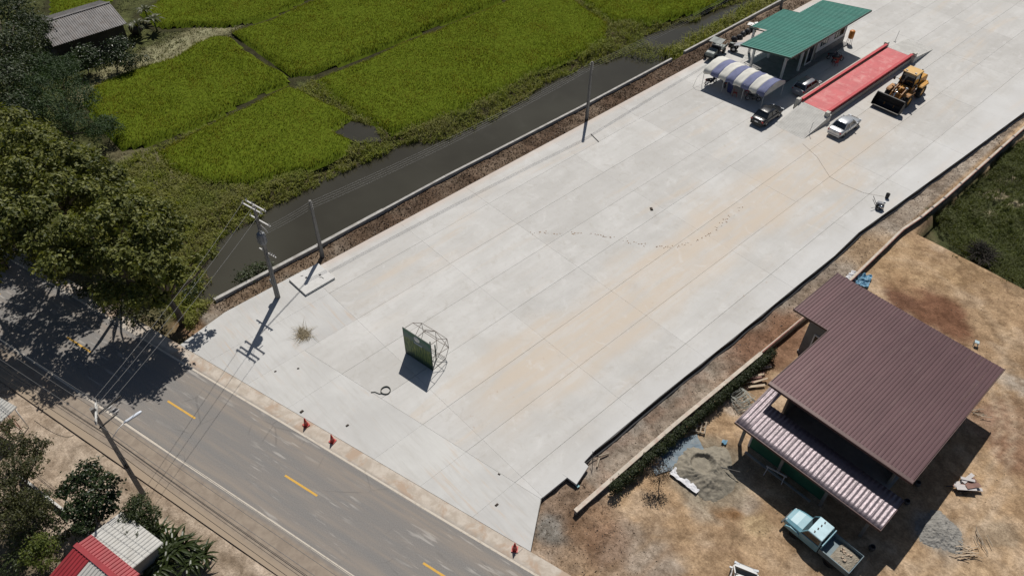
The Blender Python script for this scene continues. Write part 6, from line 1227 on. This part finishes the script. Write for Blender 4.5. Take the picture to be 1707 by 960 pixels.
def clods(name, label, mt, n, fx, s0, s1, cat='rubble'):
    P3 = np.array([fx() for _ in range(n)]); n = len(P3); s = NR.uniform(s0, s1, n) * NR.uniform(.5, 1.4, n)
    base = np.array([[1, 0, -.4], [-.5, .87, -.3], [-.5, -.87, -.35], [.1, .05, .75], [.6, .5, .3]]) ; V_ = P3[:, None, :] + base[None] * s[:, None, None] * NR.uniform(.6, 1.3, (n, 5, 3)); i = np.arange(n)[:, None] * 5
    F_ = np.concatenate([i + f for f in ([0, 4, 3], [4, 1, 3], [1, 2, 3], [2, 0, 3], [0, 1, 4])]); o = npmesh(name, V_.reshape(-1, 3), F_, mt); tag(o, label, cat, kind='stuff'); return o
def rnd_strip():
    y = R.uniform(21, 95); x = R.uniform(yard_right(y) + .2, -15.3); return (x, y, gz(x, y) + .02)
def rnd_soil():
    y = R.uniform(12, 110); x = R.uniform(-49.8, YL - .1); return (x, y, gz(x, y) + .03)
def rnd_corner():
    while 1:
        x, y = R.uniform(-18, -9), R.uniform(16.5, 23)
        if -x * .2672 + y * .9636 > 20.9 and (x > -17.6 or y < 19.5) and R.random() < sstep(-8, -17, x) + .1: return (x, y, gz(x, y) + .02)
def rnd_site():
    x, y = R.uniform(-14.8, 4), R.uniform(20, 64); return (x, y, gz(x, y) + .01)
clods('strip_rubble', 'crumbled grey and brown rubble along the strip between yard and wall', mat('rubble_lumps', (.27, .22, .18), .95, var=.5, sc=.7), 1800, rnd_strip, .015, .06)
clods('soil_clods', 'dark brown clods and dead leaves in the soil strip along the kerb wall', mat('soil_lumps', (.10, .07, .05), .95, var=.6, sc=.8), 3000, rnd_soil, .02, .08)
clods('corner_clods', 'broken dark earth clods at the lower corner beside the apron', mat('earth_lumps', (.22, .165, .125), .95, var=.6, sc=.8), 900, rnd_corner, .012, .05)
clods('site_stones', 'scattered small stones on the sandy building plot', mat('site_stones', (.36, .28, .19), .95, var=.4, sc=.8), 1300, rnd_site, .015, .06)
V_, F_ = leaf_arrays(np.array([rnd_soil() for _ in range(4200)]) + [0, 0, .04], NR.normal(size=(4200, 3)) + [0, 0, 1], NR.uniform(.1, .3, 4200), .4)
tag(npmesh('dead_leaves', V_, F_, leafmat('dead_leaves_mat', (.07, .045, .03), (.20, .13, .085), .05)), 'brown dead leaves and stalks littering the soil strip', 'dead leaves', kind='stuff')

# ---------------------------------------------------------------- under the canopy and round the office
redplast = mat('red_plastic', (.38, .035, .03), .45); bluecl = mat('dark_blue_cloth', (.03, .04, .13), .85, var=.3)
def chair(label, loc, rz, mt, group):
    t = thing('plastic_chair', label, 'chair', loc, rz, group)
    MB().box((0, 0, .44), (.44, .42, .03)).build('seat', mt, t, bevel=.01); MB().box((-.21, 0, .68), (.03, .42, .44), ry=-.15).build('backrest', mt, t, bevel=.01)
    for sx in (-1, 1):
        for sy in (-1, 1): MB().bar((sx * .2, sy * .19, .43), (sx * .24, sy * .23, 0), .035).build('leg', mt, t)
    for s in (-1, 1): MB().bar((-.2, s * .22, .64), (.18, s * .22, .63), .04, .03).build('armrest', mt, t)
    return t
GC = 'red plastic chairs by the office'
chair('red plastic chair under the canopy beside the hanging blue cloth', (-39.9, 72.2, 0), .5, redplast, GC); chair('red plastic chair under the middle of the canopy, turned to the table', (-39.3, 73.7, 0), 2.2, redplast, GC)
chair('red plastic chair under the canopy farthest from the yard', (-39.1, 74.6, 0), -2.0, redplast, GC); chair('red plastic chair left empty in front of the office door', (-35.9, 87.2, 0), 2.6, redplast, GC)
t = thing('folding_table', 'folding table with pale top under the striped canopy', 'table', (-40.6, 74.2, 0), .1)
MB().bb(-.75, .75, -.35, .35, .72, .75).build('table_top', white_w, t)
for sx in (-1, 1):
    for sy in (-1, 1): MB().bar((sx * .68, sy * .3, .72), (sx * .68, sy * .3, 0), .03).build('leg', iron, t)
n = 9; vs = []
for i in range(n):
    for j in range(5): vs.append((.06 * math.sin(j * 2.2 + i * .6), -.4 + .2 * j + .03 * math.sin(i), 1.72 - 1.6 * i / (n - 1)))
o = MB().add(vs, [(i * 5 + j, i * 5 + j + 1, (i + 1) * 5 + j + 1, (i + 1) * 5 + j) for i in range(n - 1) for j in range(4)], True).build('hanging_cloth', bluecl); o.modifiers.new('solid', 'SOLIDIFY').thickness = .02; o.location = (-40.6, 72.0, .05); o.rotation_euler = (0, 0, 1.3); tag(o, 'dark blue cloth hanging down from the front hem of the striped canopy', 'cloth')
t = thing('orange_drum', 'orange drum on a small white stand at the far front corner of the office', 'drum', (-37.7, 93.5, 0))
MB().lathe([(0, .75), (.32, .75), (.34, .9), (.34, 1.65), (.25, 1.75), (0, 1.76)], n=16).build('drum_body', mat('orange_plastic', (.55, .20, .03), .5), t)
for sx in (-1, 1):
    for sy in (-1, 1): MB().bar((sx * .25, sy * .25, 0), (sx * .2, sy * .2, .74), .05).build('leg', steel_w, t)
GT2 = 'dark lumps behind the office'  # unidentified dark lumps, their sack shape is made up
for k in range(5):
    o = MB().lathe([(0, 0), (.34, .02), (.42, .2), (.36, .42), (.16, .55), (.1, .6), (0, .62)], n=12).build('dark_lump', mat('dark_lump_mat', (.02, .02, .024), .5, bmp=.6, bsc=6) if k == 0 else bpy.data.materials['dark_lump_mat']); o.location = (-47.95 + .12 * math.sin(k * 2), 83.2 + 1.0 * k, -.05); o.rotation_euler = (.25 * math.sin(k), .15, k); o.scale = (1.1, .9, 1); tag(o, ('first', 'second', 'third', 'fourth', 'fifth')[k] + ' dark lump from the canopy end in the row behind the office', 'sack', GT2)
o = MB().box((0, 0, .04), (1.3, .9, .03), rz=.3).box((.3, .5, .1), (.7, .5, .04), rz=-.4, ry=.15).build('white_board_scrap', white_f); o.location = (-48.9, 88.8, -.1); tag(o, 'white board scraps lying by the kerb wall behind the office', 'board scraps')

# ---------------------------------------------------------------- building plot: heaps, tarps, stacks
def heap(name, label, loc, r, h, mt, crater=None, seed=3, cat='sand heap', n=90, slump=0.0):
    vs = [(0, 0, 0)]; xs = np.linspace(-1.25, 1.25, n); XX, YY = np.meshgrid(xs, xs); ang = np.arctan2(YY, XX); rr = np.hypot(XX, YY) / (1 + .10 * np.sin(ang * 3 + seed) + .07 * np.sin(ang * 5 + seed * 2))
    Zh = h * np.clip(1 - rr ** 1.25, -.12, 1); Zh += (fbm(XX * 4, YY * 4, 1.0, seed) - .5) * h * .5 * np.clip(1.2 - rr, 0, 1) + (fbm(XX * 14, YY * 14, 1.0, seed + 4) - .5) * .16; Zh -= .10 * h * np.abs(np.sin(ang * 11 + 3 * np.sin(rr * 6 + seed))) * np.clip(rr * 1.6, 0, 1) * np.clip(1.15 - rr, 0, 1)
    if crater: 
        d = np.hypot(XX - crater[0], (YY - crater[1])) / crater[2]; Zh = np.where(d < 1.2, np.maximum(Zh - h * 1.15 * np.clip(1 - d ** 2, 0, 1), .1 + .1 * fbm(XX * 8, YY * 8, 1.0, 5)), Zh)
    if slump: Zh -= slump * np.abs(np.sin(XX * 9 + 2 * np.sin(YY * 4))) * np.clip(XX + .3, 0, 1) * np.clip(1 - rr, 0, 1)
    V_ = np.stack([XX * r, YY * r, Zh - .02], -1).reshape(-1, 3); idx = np.arange(n * n).reshape(n, n); F_ = np.stack([idx[:-1, :-1].ravel(), idx[:-1, 1:].ravel(), idx[1:, 1:].ravel(), idx[1:, :-1].ravel()], 1)
    keep = (rr.ravel()[F_].min(1) < 1.08); o = npmesh(name, V_, F_[keep], mt, None, True); o.location = loc; tag(o, label, cat); return o
sand_m = mat('wet_sand', (.235, .21, .165), .95, var=.2, sc=2.5, bmp=.6, bsc=9); grav_m = mat('grey_gravel', (.25, .24, .22), .95, var=.25, sc=3, bmp=.9, bsc=16)
heap('sand_heap', 'large grey-brown sand heap with a dug hollow, on a blue tarp near the hedge', (-11.94, 30.2, -0.48), 2.2, .95, sand_m, (-.16, .02, .42), 3)
heap('gravel_heap', 'smaller round grey gravel heap beside the shadow of the brown house', (1.44, 38, -0.48), 1.4, .42, grav_m, None, 8, 'gravel heap', slump=.22)
def cloth_sheet(name, label, loc, w_, l, rz, mt, amp=.08, seed=1, cat='tarp', n=20, z=.06):
    xs = np.linspace(-.5, .5, n); XX, YY = np.meshgrid(xs * w_, xs * l); edge = 1 + .18 * (fbm(XX + 9, YY, .8, seed + 3) - .5); Zc = z + amp * np.abs(fbm(XX, YY, .5, seed, 3) - .5) * 2.5
    V_ = np.stack([XX * edge, YY * edge, Zc], -1).reshape(-1, 3); idx = np.arange(n * n).reshape(n, n); F_ = np.stack([idx[:-1, :-1].ravel(), idx[:-1, 1:].ravel(), idx[1:, 1:].ravel(), idx[1:, :-1].ravel()], 1)
    o = npmesh(name, V_, F_, mt, None, False); o.location = loc; o.rotation_euler = (0, 0, rz); tag(o, label, cat); return o
tarp_b = mat('faded_blue_tarp', (.10, .15, .19), .6, var=.2, dirt=(.24, .2, .15), dirt_amt=.5); tarp_bb = mat('bright_blue_tarp', (.13, .27, .38), .5, var=.25); sack = mat('white_woven_sack', (.62, .62, .64), .75, var=.1)
cloth_sheet('blue_tarp', 'faded blue tarp spread under the left side of the large sand heap', (-14.13, 29.72, -0.5), 2.2, 4.2, -.45, tarp_b, .06, 5, z=.07)
cloth_sheet('white_sheet', 'crumpled white sheet along the lower edge of the large sand heap', (-12.36, 28.48, -0.42), .75, 2.3, math.atan2((-11.35, 28.69, -0.5)[1] - (-13.37, 28.57, -0.5)[1], (-11.35, 28.69, -0.5)[0] - (-13.37, 28.57, -0.5)[0]) - PI / 2, sack, .12, 6, 'sheet', z=.06)
cloth_sheet('blue_bundle', 'crumpled bright blue tarp lying behind the left end of the brown roof', (-14.29, 55.89, -0.5), 1.1, 1.7, .3, tarp_bb, .45, 7, z=.1)
cloth_sheet('white_cement_bags', 'crumpled white sheet beside the bright blue tarp behind the brown roof', (-15.18, 55.81, -0.5), 1.0, 1.2, .2, sack, .3, 8, 'sheet', z=.08)
cloth_sheet('blue_rag', 'small blue bucket-like rag between the large sand heap and the porch', (-12.45, 33.08, -0.5), .35, .4, .3, tarp_bb, .3, 9, 'rag', n=10)
o = MB().bar((0, 0, .5), (1.25, .75, .5), .06).build('shovel_pole', dark_stick); o.location = (-11.35, 30.78, -0.4); tag(o, 'dark pole stuck across the right flank of the large sand heap', 'pole')
# timber frame (pallet) beside the hedge
pt = thing('wooden_pallet', 'small grey wooden pallet lying between the hedge and the large sand heap', 'pallet', (-14.51, 32.77, -0.45), .5)
for k in range(4): MB().box((-.45 + .3 * k, 0, .2), (.1, 1.1, .03)).build('board', stick, pt)
for y in (-.5, 0, .5): MB().box((0, y, .1), (1.05, .08, .12)).build('bearer', stick, pt)
# steel scaffold frames thrown in a pile
sc_m = mat('grey_green_scaffold_tube', (.40, .41, .37), .6, metal=.2, var=.25)
GSC = 'scaffold frames in a pile'
for k in range(7):
    t = thing('scaffold_frame', ('lowest', 'second lowest', 'third lowest', 'middle', 'third highest', 'second highest', 'topmost')[k] + ' grey scaffold frame in the pile by the porch roof corner', 'scaffold frame', (0, 0, 0), 0, GSC)
    t.location = Vector((-13.81, 37.12, -0.45)) + Vector((R.uniform(-.35, .35), R.uniform(-.3, .3), .08 + .07 * k)); t.rotation_euler = (R.uniform(-.08, .08), R.uniform(-.08, .08), 1.25 + R.uniform(-.3, .3))
    for x in (-.6, .6): MB().tube([(x, -.85, 0), (x, .85, 0)], .024, 6).build('upright', sc_m, t)
    for y in (-.75, -.25, .25, .75): MB().tube([(-.6, y, 0), (.6, y, 0)], .02, 6).build('rung', sc_m, t)
red_t = mat('reddish_timber', (.24, .135, .11), .85, var=.25); pale_t = mat('pale_timber', (.46, .37, .27), .85, var=.2); grey_t = mat('grey_white_board', (.52, .49, .48), .75, var=.12)
def stack(label_fn, name, c, n, L, wd, ang, spread, mt, group, cat, jit=.25, zst=.05, z0=-.42):
    for k in range(n):
        l = L * R.uniform(.6, 1.1); a = ang + R.uniform(-jit, jit); d = Vector((math.cos(a), math.sin(a), R.uniform(-.03, .03))); q = Vector(c) + Vector((R.gauss(0, spread), R.gauss(0, spread), 0)); q.z = z0 + zst * (k % 6) + .05
        o = MB().bar(-d * l / 2, d * l / 2, wd * R.uniform(.7, 1.2), .03).build(name, mt if not isinstance(mt, list) else mt[k % len(mt)]); o.location = q; tag(o, label_fn, cat, group if group else None)
stack('reddish plank lying in the loose pile along the hedge', 'plank', (-14.4, 39.39, -0.3), 12, 2.0, .17, 1.15, .3, [red_t, red_t, pale_t], 'reddish planks along the hedge', 'plank', .2)
stack('reddish plank end lying at the upper tip of the loose pile by the hedge', 'plank', (-14.63, 41.1, -0.3), 5, 1.2, .17, 1.1, .15, [red_t, grey_t], 'reddish plank ends near the hedge tip', 'plank', .2)
stack('whitish board in the heap beside the right shadow of the brown house', 'board', (1.18, 42.85, -0.4), 11, 1.25, .3, 1.0, .25, [grey_t, grey_t, red_t], 'whitish boards in a heap', 'board', .5, .06)
stack('dark plank in the heap of whitish boards right of the house shadow', 'plank', (0.96, 42.17, -0.45), 4, 1.3, .1, 1.1, .2, [dark_stick, red_t], 'dark planks in the board heap', 'plank', .3)
stack('pale yellow stick lying in the scatter below the gravel heap', 'stick', (3.19, 37.9, -0.45), 13, 1.15, .045, .55, .3, [pale_t], 'pale sticks near the gravel heap', 'stick', .5, .02)
stack('grey stick lying in the loose scatter right of the gravel heap', 'stick', (3.39, 39.56, -0.45), 7, 1.0, .035, -.75, .3, [stick], 'grey sticks right of the gravel heap', 'stick', .3, .02)
stack('weathered stick leaning on the ground behind the right roof edge', 'stick', (-1.01, 49.36, -0.4), 7, .8, .04, .9, .2, [stick, pale_t], 'sticks behind the right roof edge', 'stick', .6, .03)
# stool, low fence, small lumps
st_ = thing('blue_stool', 'small pale blue stool standing alone behind the brown house', 'stool', (-4.27, 55.96, -0.5), .3); bs_m = mat('pale_blue_plastic', (.36, .48, .52), .5)
MB().box((0, 0, .45), (.34, .34, .04)).build('seat', bs_m, st_, bevel=.01)
for sx in (-1, 1):
    for sy in (-1, 1): MB().bar((sx * .13, sy * .13, .43), (sx * .17, sy * .17, 0), .04).build('leg', bs_m, st_)
fa, fb = Vector((-43.16, -5.45, 0.35)), Vector((-38.09, -4.08, 0.35)); fn = thing('low_wall', 'low wall with pale cap beside the trees at the lower left', 'wall')
MB().bar((fa.x, fa.y, .08), (fb.x, fb.y, .08), .12, .5).build('wall_body', house_w, fn); MB().bar((fa.x, fa.y, .36), (fb.x, fb.y, .36), .15, .06).build('wall_cap', arm_m, fn)
for lab, px, h in (('dark clutter pot in the shade by the right corner of the brown roof', (-1.29, 40.15, -0.4), .4), ('dark pot in the shade left of the right roof corner', (-1.11, 38.28, -0.4), .35), ('small pot behind the truck tailgate in the shade', (-1.02, 33.44, -0.4), .4)):
    o = MB().lathe([(0, 0), (.16, 0), (.22, h * .5), (.17, h), (.15, h), (.19, h * .5), (0, .05)], n=14).build('pot', mat('dark_clay_pot', (.06, .06, .065), .6)); o.location = px; tag(o, lab, 'pot')
# trestle in the porch shade
t = thing('saw_trestle', 'pale trestle standing in the shade in front of the green wall', 'trestle', (-8.38, 33.35, -0.5), .2)
MB().bar((-.75, 0, .75), (.75, 0, .75), .08).build('beam', grey_t, t)
for sx in (-1, 1):
    for sy in (-1, 1): MB().bar((sx * .6, 0, .74), (sx * .65, sy * .28, 0), .05).build('leg', grey_t, t)
